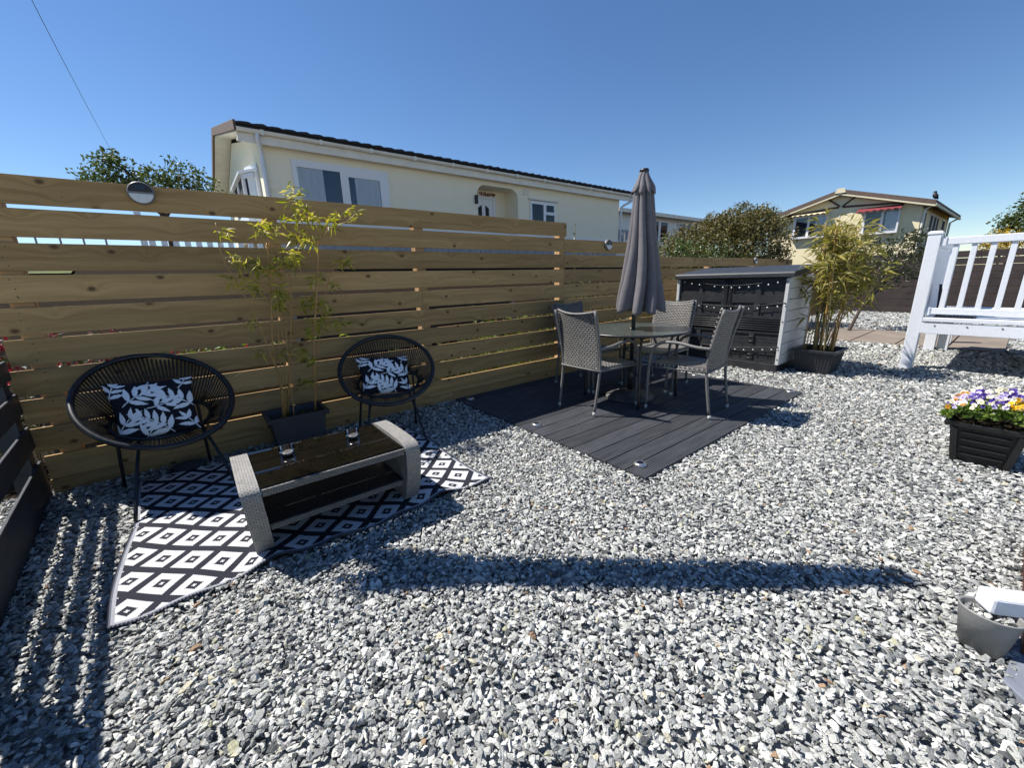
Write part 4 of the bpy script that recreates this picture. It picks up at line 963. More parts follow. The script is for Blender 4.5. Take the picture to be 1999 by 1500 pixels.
for ysgn, y in ((1, SY1), (-1, SY0)):
    q = MB(); nz = 8
    for k in range(nz):
        za, zb = 0.105 + 1.07 * k / nz, 0.105 + 1.07 * (k + 1) / nz - 0.006
        w = y + (0.004 if y == SY1 else -0.004)
        q.cur = random.random(); q.prism([(SX0 + .032, za), (SX1 + .01, za), (SX1 + .01, zb + 0.03 * 1), (SX0 + .032, zb)] if k == nz - 1 else [(SX0 + .032, za), (SX1 + .01, za), (SX1 + .01, zb), (SX0 + .032, zb)], w - 0.012, w + 0.012, 'Y')
    q.build('side_wall', M['shedgrey'], sh, bevel=0.004)
q = MB(); q.tube([(SX1 + .03, SY1 + .0, 0.0), (SX1 + .03, SY1 + .0, 1.2)], 0.016, 10); q.build('rear_strut', M['shedgrey'], sh, smooth=True)
q = MB(); xa, xb = SX0 - 0.045, SX1 + 0.06
q.prism([(xa, 1.165), (xa, 1.215), (xa + .02, 1.232), (xb, 1.315), (xb, 1.27), (xa + .05, 1.17)], SY0 + .03, SY1 - .055, 'Y')
q.build('lid', M['shedroof'], sh, bevel=0.008)

def string_light(cable, bulbs, label):
    t = thing('string_light', (SX0 - .02, cable[0][0], cable[0][1]), label, 'string light', 'strings of white bulbs on the shed doors')
    xs = SX0 - 0.014
    q = MB(); q.tube(curve([(xs, y, z) for y, z in cable], 5), 0.0026, 6); q.build('wire', M['cord'], t, smooth=True)
    for y, z in bulbs:
        q = MB(); q.tube([(xs, y, z + 0.030), (xs, y, z + 0.010)], 0.0052, 8); so_ = q.build('socket', M['cord'], t)
        q = MB(); q.lathe([(0.002, -0.0098), (0.006, -0.0082), (0.0090, -0.003), (0.0096, 0.0), (0.0090, 0.003), (0.0055, 0.0082), (0.004, 0.0105)], (xs, y, z), 12); q.build('bulb', M['bulb'], t, smooth=True)
string_light([(-0.40, 1.16), (-0.69, 1.11), (-0.94, 1.08), (-1.11, 1.072), (-1.29, 1.08), (-1.48, 1.1), (-1.66, 1.13), (-1.75, 1.145)], [(-0.48, 1.125), (-0.59, 1.1), (-0.7, 1.085), (-0.91, 1.06), (-1.02, 1.05), (-1.13, 1.045), (-1.23, 1.045), (-1.34, 1.05), (-1.45, 1.065), (-1.56, 1.08), (-1.66, 1.105)], 'topmost string of small white bulbs across the shed doors')
string_light([(-0.40, 0.87), (-0.61, 0.84), (-0.82, 0.82), (-1.03, 0.81), (-1.3, 0.815), (-1.51, 0.83), (-1.65, 0.85), (-1.76, 0.865)], [(-0.5, .83), (-.61, .815), (-0.72, 0.80), (-0.83, 0.79), (-0.93, 0.78), (-1.04, 0.775), (-1.15, .775), (-1.26, .775), (-1.37, 0.78), (-1.47, 0.79), (-1.58, 0.805), (-1.69, 0.82), (-1.77, 0.835)], 'middle string of small white bulbs across the shed doors')
string_light([(-0.40, .30), (-.8, .27), (-1.18, 0.27), (-1.33, 0.28), (-1.53, 0.30), (-1.67, 0.315), (-1.76, 0.33)], [(-.6, .25), (-.8, .235), (-1.0, .235), (-1.15, .24), (-1.26, 0.245), (-1.37, 0.25), (-1.48, 0.265), (-1.59, 0.275), (-1.69, 0.29), (-1.755, 0.30)], 'lowest string of small white bulbs near the foot of the shed')

# ------------------------------------------------------------------ white veranda on the right
vr = thing('veranda', (8.4, -4.5, 0), 'raised white plastic veranda with balustrade and square posts at the right', 'veranda')
VX = 6.98; VY = -2.76
def vpart(name, a, b, bev=0.004, mat='white'):
    q = MB(); q.span(a, b); return q.build(name, M[mat], vr, bevel=bev)
pst = vpart('post', (VX - .062, VY - .055, -0.02), (VX + .062, VY + .06, 1.60), 0.006)
q = MB(); q.frustum((0.068, 0.064), (0.068, 0.064), 1.60, 1.622, (VX, VY + .0025)); q.frustum((0.068, 0.064), (0.05, 0.046), 1.622, 1.638, (VX, VY + .0025)); q.build('post_cap', M['white'], pst, bevel=0.003)
YE = -6.2
vpart('top_rail', (VX - .035, VY - .058, 1.475), (VX + .035, YE, 1.555), 0.006)
vpart('rail_bracket', (VX - .045, VY - .056, 1.46), (VX + .045, VY - .105, 1.565), 0.006)
vpart('bottom_rail', (VX - .03, VY - .058, 0.685), (VX + .03, YE, 0.755), 0.005)
vpart('rail_bracket', (VX - .04, VY - .056, 0.672), (VX + .04, VY - .10, 0.765), 0.006)
for i in range(15):
    y = -2.945 - i * 0.142
    vpart('baluster', (VX - .021, y + .024, 0.756), (VX + .021, y - .022, 1.474), 0.003)
vpart('fascia', (VX - .075, VY - .057, 0.455), (VX - .03, YE, 0.585), 0.004)
vpart('deck_edge', (VX - .085, VY - .060, 0.60), (VX + .06, YE, 0.645), 0.004)
q = MB()
for i in range(14):
    xx = VX + .064 + i * .146; q.cur = random.random(); q.span((xx, VY - .06, 0.615), (xx + .142, YE, 0.644))
q.build('floor_boards', M['whitepaint'], vr, bevel=0.003)
vpart('joist', (VX + .1, VY - .07, 0.46), (9.0, VY - .10, 0.60), 0.003)
vpart('joist', (8.8, VY - .12, 0.46), (8.86, YE, 0.60), 0.003)
q = MB()
for i in range(9):
    q.span((VX + .066 + i * .165, VY - .012, 0.66), (VX + .066 + i * .165 + .160, VY + .022, 1.46))
q.build('end_panel', M['white'], vr, bevel=0.004)
vpart('end_rail', (VX + .064, VY - .03, 1.462), (8.72, VY + .04, 1.53), 0.005)
p2 = vpart('post', (8.72, VY - .06, -0.02), (8.84, VY + .06, 1.64), 0.006)
vpart('leg', (8.80, VY - .075, -0.02), (8.93, VY - .19, 0.60), 0.004)
vpart('leg', (9.6, VY - .06, -0.02), (9.70, VY - .16, 0.60), 0.004)
vpart('leg', (6.75, -3.69, -0.02), (6.87, -3.82, 0.455), 0.004)
q = MB()
for z in (.50,):
    for y in (-2.93, -3.18, -3.43, -3.68): q.lathe([(0.006, 0), (0.007, .002), (0.004, .006)], (0, 0, 0), 10)
for y in (-2.93, -3.19, -3.45, -3.71): sc_ = MB(); sc_.tube([(VX - .0755, y, .555), (VX - .080, y, .555)], .0085, 10); sc_.build('screw', M['greycase'], vr)
# mat and brush leaning inside the veranda end
bt = MB()
for i in range(16):
    u = (i - 7.5) / 7.5
    bt.beam((7.45 + u * 0.03, VY - .10 + .01, 1.02), (7.45 + u * 0.26, VY - .10 - 0.04, 0.652), 0.018, 0.006)
o = bt.build('black_rake', M['planterblack']); tag(o, 'black fan shaped broom head leaning inside the white veranda end panel', 'broom')
bt2 = MB()
for i in range(12): bt2.span((VX - .03, -2.90 - i * .028, 0.646), (VX + .25, -2.918 - i * .028, 0.664))
o = bt2.build('door_mat', M['planterblack']); tag(o, 'black slatted rubber mat on the veranda floor under the balustrade', 'mat')

# ------------------------------------------------------------------ flower planter, bucket, timber, pipe
fp = thing('flower_planter', (3.86, -3.55, 0), 'square black planter full of pansies at the right edge of the gravel', 'planter')
def sq(h0, h1, z): return [(-h0, -h1, z), (h0, -h1, z), (h0, h1, z), (-h0, h1, z)]
q = MB(); rings = [sq(.125, .128, 0.0), sq(.150, .160, .235), sq(.172, .184, .24), sq(.175, .188, .268), sq(.158, .170, .268), sq(.148, .158, .22)]
vs = [v for r_ in rings for v in r_]; q.add(vs, [(3, 2, 1, 0)] + [(4 * k + i, 4 * k + (i + 1) % 4, 4 * k + 4 + (i + 1) % 4, 4 * k + 4 + i) for k in range(5) for i in range(4)])
q.build('tub', M['planterblack'], fp, local=True, bevel=0.003)
q = MB()
for sx in (-1,):
    for k in range(4):
        z0 = .038 + .048 * k; fr = z0 / .235
        xo = -(.125 + .025 * fr); yo = (.128 + .032 * fr) * .68
        q.beam((xo - .001, -yo, z0 + .022), (xo - .001, yo, z0 + .022), .007, .042, (1, 0, 0))
    for s in (-1, 1): q.beam((-.130, s * .110, 0), (-.156, s * .140, .235), .03, .034, (1, 0, 0))
q.build('slats', M['planterblack'], fp, local=True, bevel=0.002)
q = MB(); q.grid(lambda u, v: ((2 * u - 1) * .15, (2 * v - 1) * .16, .245 + .015 * math.sin(u * 9) * math.sin(v * 8)), 10, 10); q.build('soil', M['soil'], fp, local=True)
def pansies():
    t = thing('pansies', (3.86, -3.55, 0.25), 'purple, lilac, white and yellow pansies in the square black planter', 'flowers')
    r2 = np.random.default_rng(5); lf = MB(); vs = []; fs = []; cols = []
    pal = {'p': [(0.075, 0.035, 0.30), (0.045, 0.02, 0.18), (0.11, 0.06, 0.36)], 'l': [(0.50, 0.42, 0.72), (0.62, 0.55, 0.78)], 'w': [(0.78, 0.76, 0.68), (0.70, 0.70, 0.50)], 'y': [(0.80, 0.40, 0.01), (0.85, 0.50, 0.02)], 'o': [(0.62, 0.27, 0.02), (0.5, 0.3, 0.2)]}
    def flower(p, kind, size):
        n = (Vector((-0.75, 0.1, 0.55)) + Vector(r2.normal(size=3)) * 0.35).normalized(); x = n.cross(Vector((0, 0, 1))).normalized(); y = x.cross(n)
        for a, s in ((90, 1.0), (35, .95), (145, .95), (-40, .9), (220, .9)):
            c = pal[kind][r2.integers(len(pal[kind]))]; d = x * math.cos(R(a)) + y * math.sin(R(a)); e = n.cross(d)
            o = len(vs); l = size * s
            ring = [Vector(p)] + [Vector(p) + d * l * q_ + e * l * w_ + n * l * h_ for q_, w_, h_ in ((.35, .38, .08), (.8, .45, .12), (1.02, .0, .05), (.8, -.45, .12), (.35, -.38, .08))]
            vs.extend(ring); fs.append((o, o + 1, o + 2, o + 3)); fs.append((o, o + 3, o + 4, o + 5))
            dark = tuple(v_ * .25 for v_ in c) if kind in 'yo' else ((.3, .2, .05) if kind == 'w' else (.02, .01, .05))
            cols.extend([(*dark, 1)] + [(*c, 1)] * 5)
    for i in range(420):
        a, b = r2.uniform(-.19, .19), r2.uniform(-.205, .205); h = .03 + .10 * (1 - (b / .23) ** 2) * r2.uniform(.3, 1)
        for _ in range(4):
            d = Vector((r2.normal(), r2.normal(), .5 + r2.random())).normalized(); l = r2.uniform(.022, .04)
            lf.leaf((a, b, h), d, Vector(r2.normal(size=3)), l, l * .55, r2.random(), .2)
    for i in range(190):
        b = r2.uniform(-.205, .205); a = r2.uniform(-.2, .15)
        h = .075 + .085 * (1 - ((b + .03) / .25) ** 2) + .35 * (a + .2) * .28
        if b > .11: k = r2.choice(['o', 'l', 'y', 'w', 'o'], p=[.12, .25, .15, .28, .2])
        elif b < -.05 and a < .0: k = 'y' if r2.random() < .85 else 'w'
        else: k = r2.choice(['w', 'l', 'w', 'p']) if h < .15 else r2.choice(['p', 'p', 'l', 'w'])
        flower((a - .01, b, h + r2.uniform(-.012, .02)), k, r2.uniform(.0115, .0175))
    lf.build('leaves', M['plantleaf'], t, local=True)
    me = bpy.data.meshes.new('petals'); me.from_pydata([tuple(v) for v in vs], [], fs)
    at = me.attributes.new('tint', 'FLOAT_COLOR', 'POINT'); at.data.foreach_set('color', np.array(cols, np.float32).ravel()); me.materials.append(M['petal'])
    o = bpy.data.objects.new('petals', me); COL.objects.link(o); o.parent = t
pansies()
bk = thing('bucket', (1.852, -3.66, 0), 'small oval zinc grey bucket holding loose stones at the right edge', 'bucket')
q = MB(); q.lathe([(0.30, 0.0), (0.72, 0.0), (1.0, 0.138), (1.03, 0.143), (0.95, 0.143), (0.92, 0.138), (0.82, 0.06), (0.3, 0.06)], (0, 0, 0), 40, 0.055, 0.072); q.build('pail', M['zinc'], bk, local=True, smooth=True)
lib = bpy.data.collections['stone_shapes'].objects; st = lib[3].data
r2 = np.random.default_rng(33)
for i in range(46):
    a = r2.uniform(0, 6.283); rr = math.sqrt(r2.random()) * 0.80
    o = bpy.data.objects.new('stone', lib[int(r2.integers(12))].data); COL.objects.link(o)
    o.location = (1.852 + .055 * rr * math.cos(a), -3.66 + .072 * rr * math.sin(a), 0.112 + r2.uniform(0, .024)); s_ = r2.uniform(.010, .016)
    o.scale = (s_, s_, s_); o.rotation_euler = tuple(r2.uniform(0, 6, 3))
    tag(o, 'loose pale stone heaped inside the small zinc bucket', 'stone', 'stones in the zinc bucket')
q = MB(); q.beam((1.862, -3.638, .168), (2.15, -4.02, .168), .066, .062); o = q.build('downpipe_shoe', M['white'], bevel=0.009); tag(o, 'white plastic gutter end reaching out over the zinc bucket', 'gutter pipe')
q = MB(); q.cur = .3; q.span((1.895, -3.742, -0.02), (2.78, -3.98, 0.135)); o = q.build('timber_sleeper', M['redtimber'], bevel=0.006); tag(o, 'red brown timber sleeper at the right edge behind the zinc bucket', 'timber')

# ------------------------------------------------------------------ foliage helpers
def cluster_leaves(mb, c, rad, n, l, w, r2, shell=0.55, flat=1.0):
    c = Vector(c)
    for _ in range(n):
        d = Vector(r2.normal(size=3)).normalized(); k = shell + (1 - shell) * r2.random() ** 0.5
        p = c + Vector((d.x * rad[0] * k, d.y * rad[1] * k, d.z * rad[2] * k))
        dd = (d + Vector(r2.normal(size=3)) * 0.9 + Vector((0, 0, .2))).normalized(); ll = l * r2.uniform(.65, 1.3)
        mb.leaf(p, dd, Vector(r2.normal(size=3)), ll, ll * w, r2.random(), r2.uniform(0, .25))
def leafy(name, blobs, mat, leaf, w, per, seed, label, cat, trunk=None, group=None, limbs=True, loc=None, part='foliage', dens=26):
    r2 = np.random.default_rng(seed); b0 = loc or (blobs[0][0][0], blobs[0][0][1], 0)
    t = thing(name, b0, label, cat, group)
    mb = MB()
    for c, rad in blobs:
        area = (rad[0] * rad[1] + rad[1] * rad[2] + rad[0] * rad[2]); nsub = max(9, int(area * dens / (leaf * 6)))
        for _ in range(nsub):
            d = Vector(r2.normal(size=3)).normalized(); k = .55 + .48 * r2.random()
            cc = Vector(c) + Vector((d.x * rad[0] * k, d.y * rad[1] * k, d.z * rad[2] * k)); rs = leaf * r2.uniform(1.6, 3.4)
            cluster_leaves(mb, cc, (rs, rs, rs * .75), per, leaf, w, r2, .2)
    mb.build(part, mat, t)
    tr = MB()
    if trunk:
        base, top, rad = trunk
        tr.tube(curve([base, Vector(base).lerp(Vector(top), .5) + Vector((.03, .02, 0)), top], 5), [rad * (1 - .5 * i / 10) for i in range(11)], 8)
        if limbs:
            for c, rr in blobs: tr.tube(curve([Vector(base).lerp(Vector(top), r2.uniform(.5, .95)), Vector(top).lerp(Vector(c), .5) + Vector((0, 0, .03)), c], 4), [rad * .45 * (1 - .6 * i / 8) for i in range(9)], 6)
        tr.build('trunk', M['bark'], t, smooth=True)
    return t

# big bush behind the fence
leafy('bush', [((9.9, .9, 1.75), (1.0, 1.0, .75)), ((9.2, 1.35, 1.75), (.8, .8, .55)), ((10.45, .6, 1.85), (.8, .75, .72)), ((10.1, .8, 2.25), (.85, .8, .42)), ((10.5, .6, 2.33), (.6, .55, .38)), ((9.75, 1.0, 2.30), (.5, .5, .30)), ((8.85, 1.55, 1.60), (.6, .6, .40))], M['bush'], .058, .55, 30, 11, 'large rounded evergreen bush with bronze green leaves behind the fence', 'bush', ((10.0, .85, 0.1), (10.0, .85, 1.4), .09), loc=(10.0, .85, 0), dens=34)
leafy('ivy', [((8.15, .75, 1.62), (.55, .35, .24)), ((8.7, .6, 1.58), (.5, .3, .22)), ((9.3, .35, 1.52), (.5, .2, .16)), ((7.6, .9, 1.72), (.28, .3, .3))], M['ivy'], .07, .5, 16, 12, 'light green leafy climber along the fence top below the large bush', 'climber', ((8.4, .6, .1), (8.4, .6, 1.4), .03), loc=(8.4, .6, 0))
leafy('shrub', [((11.0, -1.5, 1.45), (.5, .42, .38)), ((11.2, -1.85, 1.55), (.5, .42, .34)), ((11.3, -2.05, 1.3), (.45, .3, .35)), ((10.9, -1.2, 1.25), (.4, .3, .35)), ((11.0, -1.75, 1.1), (.4, .3, .25)), ((11.2, -2.1, 1.75), (.25, .25, .18))], M['shrub'], .06, .5, 18, 13, 'dark green woody shrub on bare stems in front of the far dark fence', 'shrub', ((10.4, -1.42, -.02), (10.85, -1.6, .85), .035), loc=(10.4, -1.42, 0))
leafy('tree', [((-1.15, 14, 4.62), (.55, .6, .36)), ((-.5, 14, 4.45), (.6, .6, .34)), ((.45, 14, 4.72), (.42, .5, .28)), ((.95, 14, 4.48), (.36, .5, .22)), ((-1.6, 14, 4.3), (.4, .5, .3)), ((0.0, 14.1, 4.3), (.6, .6, .3)), ((-1.15, 14, 5.0), (.14, .14, .12))], M['tree'], .13, .5, 22, 14, 'small loose crowned tree seen above the left end of the fence', 'tree', ((-.2, 14, 1.6), (-.2, 14, 4.0), .1), loc=(-.2, 14, 1.6))
leafy('tree', [((40, -3.4, 3.9), (1.6, 1.6, 1.25)), ((40, -2.3, 3.3), (1.0, 1.0, .9)), ((40, -4.6, 4.4), (1.6, 1.6, 1.3)), ((40, -3.1, 4.7), (.8, .8, .5))], M['tree'], .20, .5, 14, 15, 'dark dense conifer like tree at the far right edge', 'tree', ((40, -3.4, .9), (40, -3.4, 3.2), .2), loc=(40, -3.4, .9))
leafy('gorse', [((34, -2.2, 2.5), (.9, .8, .6)), ((34, -3.2, 2.3), (.9, .9, .5)), ((34, -1.7, 2.2), (.5, .5, .4))], M['gorse'], .12, .5, 12, 16, 'yellow flowering gorse bush in front of the far right tree', 'bush', ((34, -2.3, .9), (34, -2.3, 1.9), .06), loc=(34, -2.3, .9))

# garden plants just behind the fence, seen through the gaps
def bed(x0, x1, y, h, mat, seed, label, red=0.0, leaf=.06):
    r2 = np.random.default_rng(seed); t = thing('garden_plant', ((x0 + x1) / 2, y, terr(0, y)), label, 'plant', 'garden plants behind the fence')
    mb, fl, st = MB(), MB(), MB(); zb = terr(0, y)
    for i in range(int((x1 - x0) * 120)):
        x = r2.uniform(x0, x1); yy = y + r2.normal() * .12; top = zb + h * r2.uniform(.35, 1.0)
        if i % 3 == 0: st.tube([(x, yy, zb - .02), (x + r2.normal() * .03, yy, top)], .004, 5)
        for _ in range(11):
            z = zb + (top - zb) * r2.uniform(.15, 1)
            d = Vector((r2.normal(), r2.normal(), .3 + r2.random())).normalized(); l = leaf * r2.uniform(.7, 1.5); mb.leaf((x, yy, z), d, Vector(r2.normal(size=3)), l, l * .42, r2.random(), .3)
        if red and r2.random() < red:
            for _ in range(10):
                d = Vector(r2.normal(size=3)).normalized(); fl.leaf((x, yy - .03, top - r2.uniform(0, .25)), d, Vector(r2.normal(size=3)), .03, .022, r2.random())
    st.build('stems', M['culmgreen'], t); mb.build('leaves', M[mat], t)
    if red: fl.build('blooms', M['petalred'], t)
bed(-1.7, -.35, .75, 1.12, 'shrub', 41, 'dark leaved plant with red blooms behind the left end of the fence', .8)
bed(-.35, .35, .70, .92, 'plantleaf', 42, 'bright green plant with a few red blooms behind the left cord chair', .25)
bed(.4, 1.2, .62, .82, 'plantleaf', 43, 'bright green leafy plant behind the fence near the thin bamboo')
bed(1.6, 2.7, .60, .70, 'ivy', 44, 'pale green leafy plant behind the fence left of the dining chairs')
bed(2.75, 3.8, .62, .95, 'plantleaf', 45, 'yellow green leafy plant behind the fence at its step down')
bed(3.9, 5.3, .55, 1.25, 'ivy', 46, 'variegated green plant behind the fence beside the parasol')
bed(5.5, 7.4, .55, 1.38, 'ivy', 47, 'tall green plant behind the fence at the storage shed')
bed(-1.75, -1.2, -.35, .34, 'plantleaf', 61, 'low green plant beyond the dark fence next to the corner of the timber fence')
bed(-1.75, -1.16, -.95, .30, 'plantleaf', 62, 'low green plant beyond the dark fence towards the camera')
def weed(x, y, z0, h, seed, label):
    r2 = np.random.default_rng(seed); t = thing('tall_weed', (x, y, z0), label, 'plant', 'flower tips above the fence')
    s, l = MB(), MB(); s.tube(curve([(x, y, z0), (x + .02, y, z0 + h * .5), (x + .04, y, z0 + h)], 4), .004, 5)
    for k in range(16):
        zz = z0 + h * r2.uniform(.45, 1); l.leaf((x + .03, y, zz), Vector((r2.normal(), r2.normal(), .6)), Vector(r2.normal(size=3)), .045, .02, r2.random())
    s.build('stem', M['culmgreen'], t); l.build('leaves', M['ivy'], t)
weed(3.90, .35, .1, 1.80, 51, 'thin dark weed poking above the fence at its step down'); weed(4.15, .35, .1, 1.82, 52, 'pale flower spike above the fence right of its step down')
bl = MB(); bl.span((-.9, .30, -.02), (1.2, .325, .62)); o = bl.build('low_fence_panel', M['navy']); tag(o, 'low black board behind the foot of the timber fence at its left end', 'board')
bl = MB(); bl.span((1.0, 2.3, .08), (4.6, 2.34, 1.02)); bl2 = thing('mesh_fence', (2.8, 2.3, .2), 'low black mesh fence in the garden behind the timber fence', 'fence'); bl.build('panel', M['navy'], bl2)
for x in (1.0, 2.8, 4.6): q = MB(); q.span((x - .03, 2.25, .1), (x + .03, 2.29, 1.1)); q.build('post', M['steelpost'], bl2)

# far dark fence
ff = thing('far_fence', (15.8, -3.5, 0), 'dark brown horizontal board fence across the far end of the gravel', 'fence')
q = MB()
for k in range(9):
    z = .03 + .178 * k; q.cur = random.random(); q.span((15.735, .2, z), (15.78, -16, z + .163))
q.build('slat_panel', M['farfence'], ff, bevel=.003)
for y in (.1, -1.5, -3.1, -4.7, -6.3, -7.9, -9.5, -11.1, -12.7):
    q = MB(); q.span((15.785, y - .05, -.05), (15.87, y + .05, 1.62)); q.build('post', M['farfence'], ff)
for y in (-2.2, -2.75, -3.45, -4.05, -4.6, -5.3):
    pass

# ------------------------------------------------------------------ cream bungalow behind the fence
h1 = thing('bungalow', (8.5, 12, 1.7), 'long cream park bungalow with dark tiled roof behind the tall fence', 'house')
HY = 8.0; WL, WR = 1.82, 15.12; ZT = 4.50; ZB = 2.77; RX0, RX1 = 7.80, 9.50; RT = 4.22
q = MB()
q.span((WL, HY, ZB), (RX0, HY + .15, ZT)); q.span((RX1, HY, ZB), (WR, HY + .15, ZT)); q.span((RX0, HY, RT), (RX1, HY + .15, ZT))
for sx, cx in ((1, RX0), (-1, RX1)):   # rounded shoulders of the porch opening
    rr = .32; arc = [(cx + sx * (rr - rr * math.cos(a)), RT - rr + rr * math.sin(a)) for a in np.linspace(0, math.pi / 2, 9)]
    poly = [(cx, RT)] + (arc[::-1] if sx == 1 else arc[::-1]); q.prism(poly if sx == -1 else poly[::-1], HY + .001, HY + .149, 'Y')
q.span((RX0 - .1, HY + .15, ZB), (RX0, HY + .85, ZT)); q.span((RX1, HY + .15, ZB), (RX1 + .1, HY + .85, ZT)); q.span((RX0, HY + .75, ZB), (RX1, HY + .85, ZT)); q.span((RX0, HY + .15, RT + .02), (RX1, HY + .75, RT + .1))
q.span((WL, HY + .15, ZB), (WL + .15, 16.7, ZT)); q.span((WR - .15, HY + .15, ZB), (WR, 16.7, ZT)); q.span((WL + .15, 16.55, ZB), (WR - .15, 16.7, ZT))
q.prism([(HY, ZT), (16.7, ZT), (12.4, 5.50)], WL + .001, WL + .149, 'X'); q.prism([(HY, ZT), (16.7, ZT), (12.4, 5.50)], WR - .149, WR - .001, 'X')
q.build('wall', M['cream'], h1)
sk = MB(); nsk = 66
for i in range(nsk):
    a = WL + (WR - WL) * i / nsk; sk.cur = random.random(); sk.span((a, HY + .03 + .012 * (i % 2), 1.2), (a + (WR - WL) / nsk - .012, HY + .07, 2.62))
sk.build('skirting', M['steelpost'], h1)
q = MB(); q.span((WL - .03, HY - .03, 2.63), (RX0, HY + .03, 2.765)); q.span((RX1, HY - .03, 2.63), (WR + .03, HY + .03, 2.765)); q.span((RX0, HY - .03, 2.63), (RX1, HY + .03, 2.765)); q.build('base_trim', M['whitepaint'], h1)
# roof
RXa, RXb = 1.40, 15.66; EF = (7.72, 4.68); RG = (12.4, 5.78); EB = (17.1, 4.68); th = .10
q = MB(); q.prism([EF, RG, EB, (EB[0], EB[1] - th), (RG[0], RG[1] - th), (EF[0], EF[1] - th)], RXa + .03, RXb - .03, 'X')
nt_ = 48
for i in range(nt_):
    a = RXa + .03 + (RXb - RXa - .06) * i / nt_; w_ = (RXb - RXa) / nt_; y = EF[0] - .06
    q.prism([(a, EF[1] - .02), (a + w_, EF[1] - .02), (a + w_, EF[1] + .022), (a + w_ * .75, EF[1] + .036 + .014 * random.random()), (a + w_ * .3, EF[1] + .030), (a, EF[1] + .014)], y, y + .42, 'Y')
rf = q.build('roof', M['rooftile'], h1)
q = MB(); sl4 = (RG[1] - EF[1]) / (RG[0] - EF[0])
for xa in (RXa - .02, RXb - .03):
    q.prism([(EF[0] - .03, EF[1] + .05), (RG[0], RG[1] + .07), (EB[0], EB[1] + .05), (EB[0], EB[1] - .16), (RG[0], RG[1] - .14), (EF[0] - .03, EF[1] - .16)], xa, xa + .05, 'X')
q.build('verge', M['browntile'], rf, bevel=.01)
q = MB()
q.prism([(EF[0] + .06, EF[1] - th - .004), (RG[0], RG[1] - th - .004), (EB[0] - .05, EB[1] - th - .004), (EB[0] - .05, EB[1] - th - .03), (RG[0], RG[1] - th - .07), (EF[0] + .06, EF[1] - th - .05)], RXa + .032, WL + .02, 'X')
q.prism([(EF[0] + .06, EF[1] - th - .004), (RG[0], RG[1] - th - .004), (EB[0] - .05, EB[1] - th - .004), (EB[0] - .05, EB[1] - th - .03), (RG[0], RG[1] - th - .07), (EF[0] + .06, EF[1] - th - .05)], WR - .02, RXb - .032, 'X')
q.span((RXa + .03, HY - .24, 4.34), (RXb - .03, HY - .215, 4.575)); q.span((RXa + .03, HY - .214, 4.40), (RXb - .03, HY + .02, 4.43))
q.build('soffit', M['creamtrim'], h1)
q = MB(); gy = HY - .31
arc = [(gy + .062 * math.cos(a), 4.585 + .07 * math.sin(a)) for a in np.linspace(math.pi, 2 * math.pi, 9)]; arc2 = [(gy + .05 * math.cos(a), 4.588 + .056 * math.sin(a)) for a in np.linspace(2 * math.pi, math.pi, 9)]
q.prism(arc + arc2, RXa + .02, RXb + .02, 'X')
for i in range(12): x = 1.9 + i * 1.22; q.span((x - .03, gy - .07, 4.50), (x + .03, gy + .066, 4.60))
q.build('gutter', M['creamtrim'], h1)
q = MB(); q.tube(curve([(1.80, gy, 4.52), (1.80, gy + .02, 4.40), (1.86, HY - .07, 4.18), (1.86, HY - .07, 3.9)], 5) + [Vector((1.86, HY - .07, 2.4))], .045, 10); q.build('downpipe', M['white'], h1, smooth=True)
q = MB(); q.tube(curve([(15.60, gy, 4.52), (15.60, gy + .02, 4.36), (15.24, HY - .05, 4.12), (15.20, HY - .05, 3.9)], 5) + [Vector((15.20, HY - .05, 2.4))], .045, 10); q.build('downpipe', M['white'], h1, smooth=True)
q = MB()
for z in (3.10, 3.28, 3.46, 3.64):
    w_ = .32 if round(z * 100) % 36 == 22 else .2
    q.span((WL + .001, HY - .014, z), (WL + w_, HY - .001, z + .15))
q.build('corner_quoin', M['cream'], h1, bevel=.006)
def window(parent, x0, x1, z0, z1, y, panes, curtains=(), fw_=.06):
    """window in a wall facing -Y; panes: list of (x0,x1,z0,z1)"""
    q = MB(); xs = sorted({x0, x1} | {p[0] for p in panes} | {p[1] for p in panes}); zs = sorted({z0, z1} | {p[2] for p in panes} | {p[3] for p in panes})
    for a, b in zip(xs[:-1], xs[1:]):
        for c, d in zip(zs[:-1], zs[1:]):
            if not any(p[0] <= (a + b) / 2 <= p[1] and p[2] <= (c + d) / 2 <= p[3] for p in panes): q.span((a, y - .05, c), (b, y - .004, d))
    wf = q.build('window', M['whitepaint'], parent)
    q = MB(); k = MB(); c_ = MB()
    for p in panes:
        q.span((p[0] - .01, y - .030, p[2] - .01), (p[1] + .01, y - .024, p[3] + .01)); k.span((p[0] - .02, y - .0035, p[2] - .02), (p[1] + .02, y - .001, p[3] + .02))
    q.build('pane', M['pane'], wf); k.build('dark_room', M['interior'], wf)
    if curtains:
        for (a, b, zl, zh) in curtains:
            c_.grid(lambda u, v: (a + (b - a) * u, y - .014 + .006 * math.sin(u * (b - a) * 42), zl + (zh - zl) * v), 40, 2)
        c_.build('curtain', M['curtain'], wf, smooth=True)
    return wf
window(h1, 2.46, 4.85, 2.95, 4.18, HY, [(2.57, 3.57, 3.0, 4.02), (3.77, 4.60, 3.05, 3.93)], [(2.57, 3.16, 3.0, 4.02), (3.94, 4.60, 3.05, 3.93)])
window(h1, 10.03, 11.29, 2.95, 3.93, HY, [(10.11, 10.67, 3.0, 3.83), (10.80, 11.20, 3.60, 3.83), (10.78, 11.22, 3.0, 3.50)], [(10.11, 10.67, 3.52, 3.83)])
q = MB(); q.span((9.95, HY - .10, 3.95), (11.40, HY, 4.02)); q.build('window_hood', M['creamtrim'], h1, bevel=.02)
q = MB(); dy = HY + .75
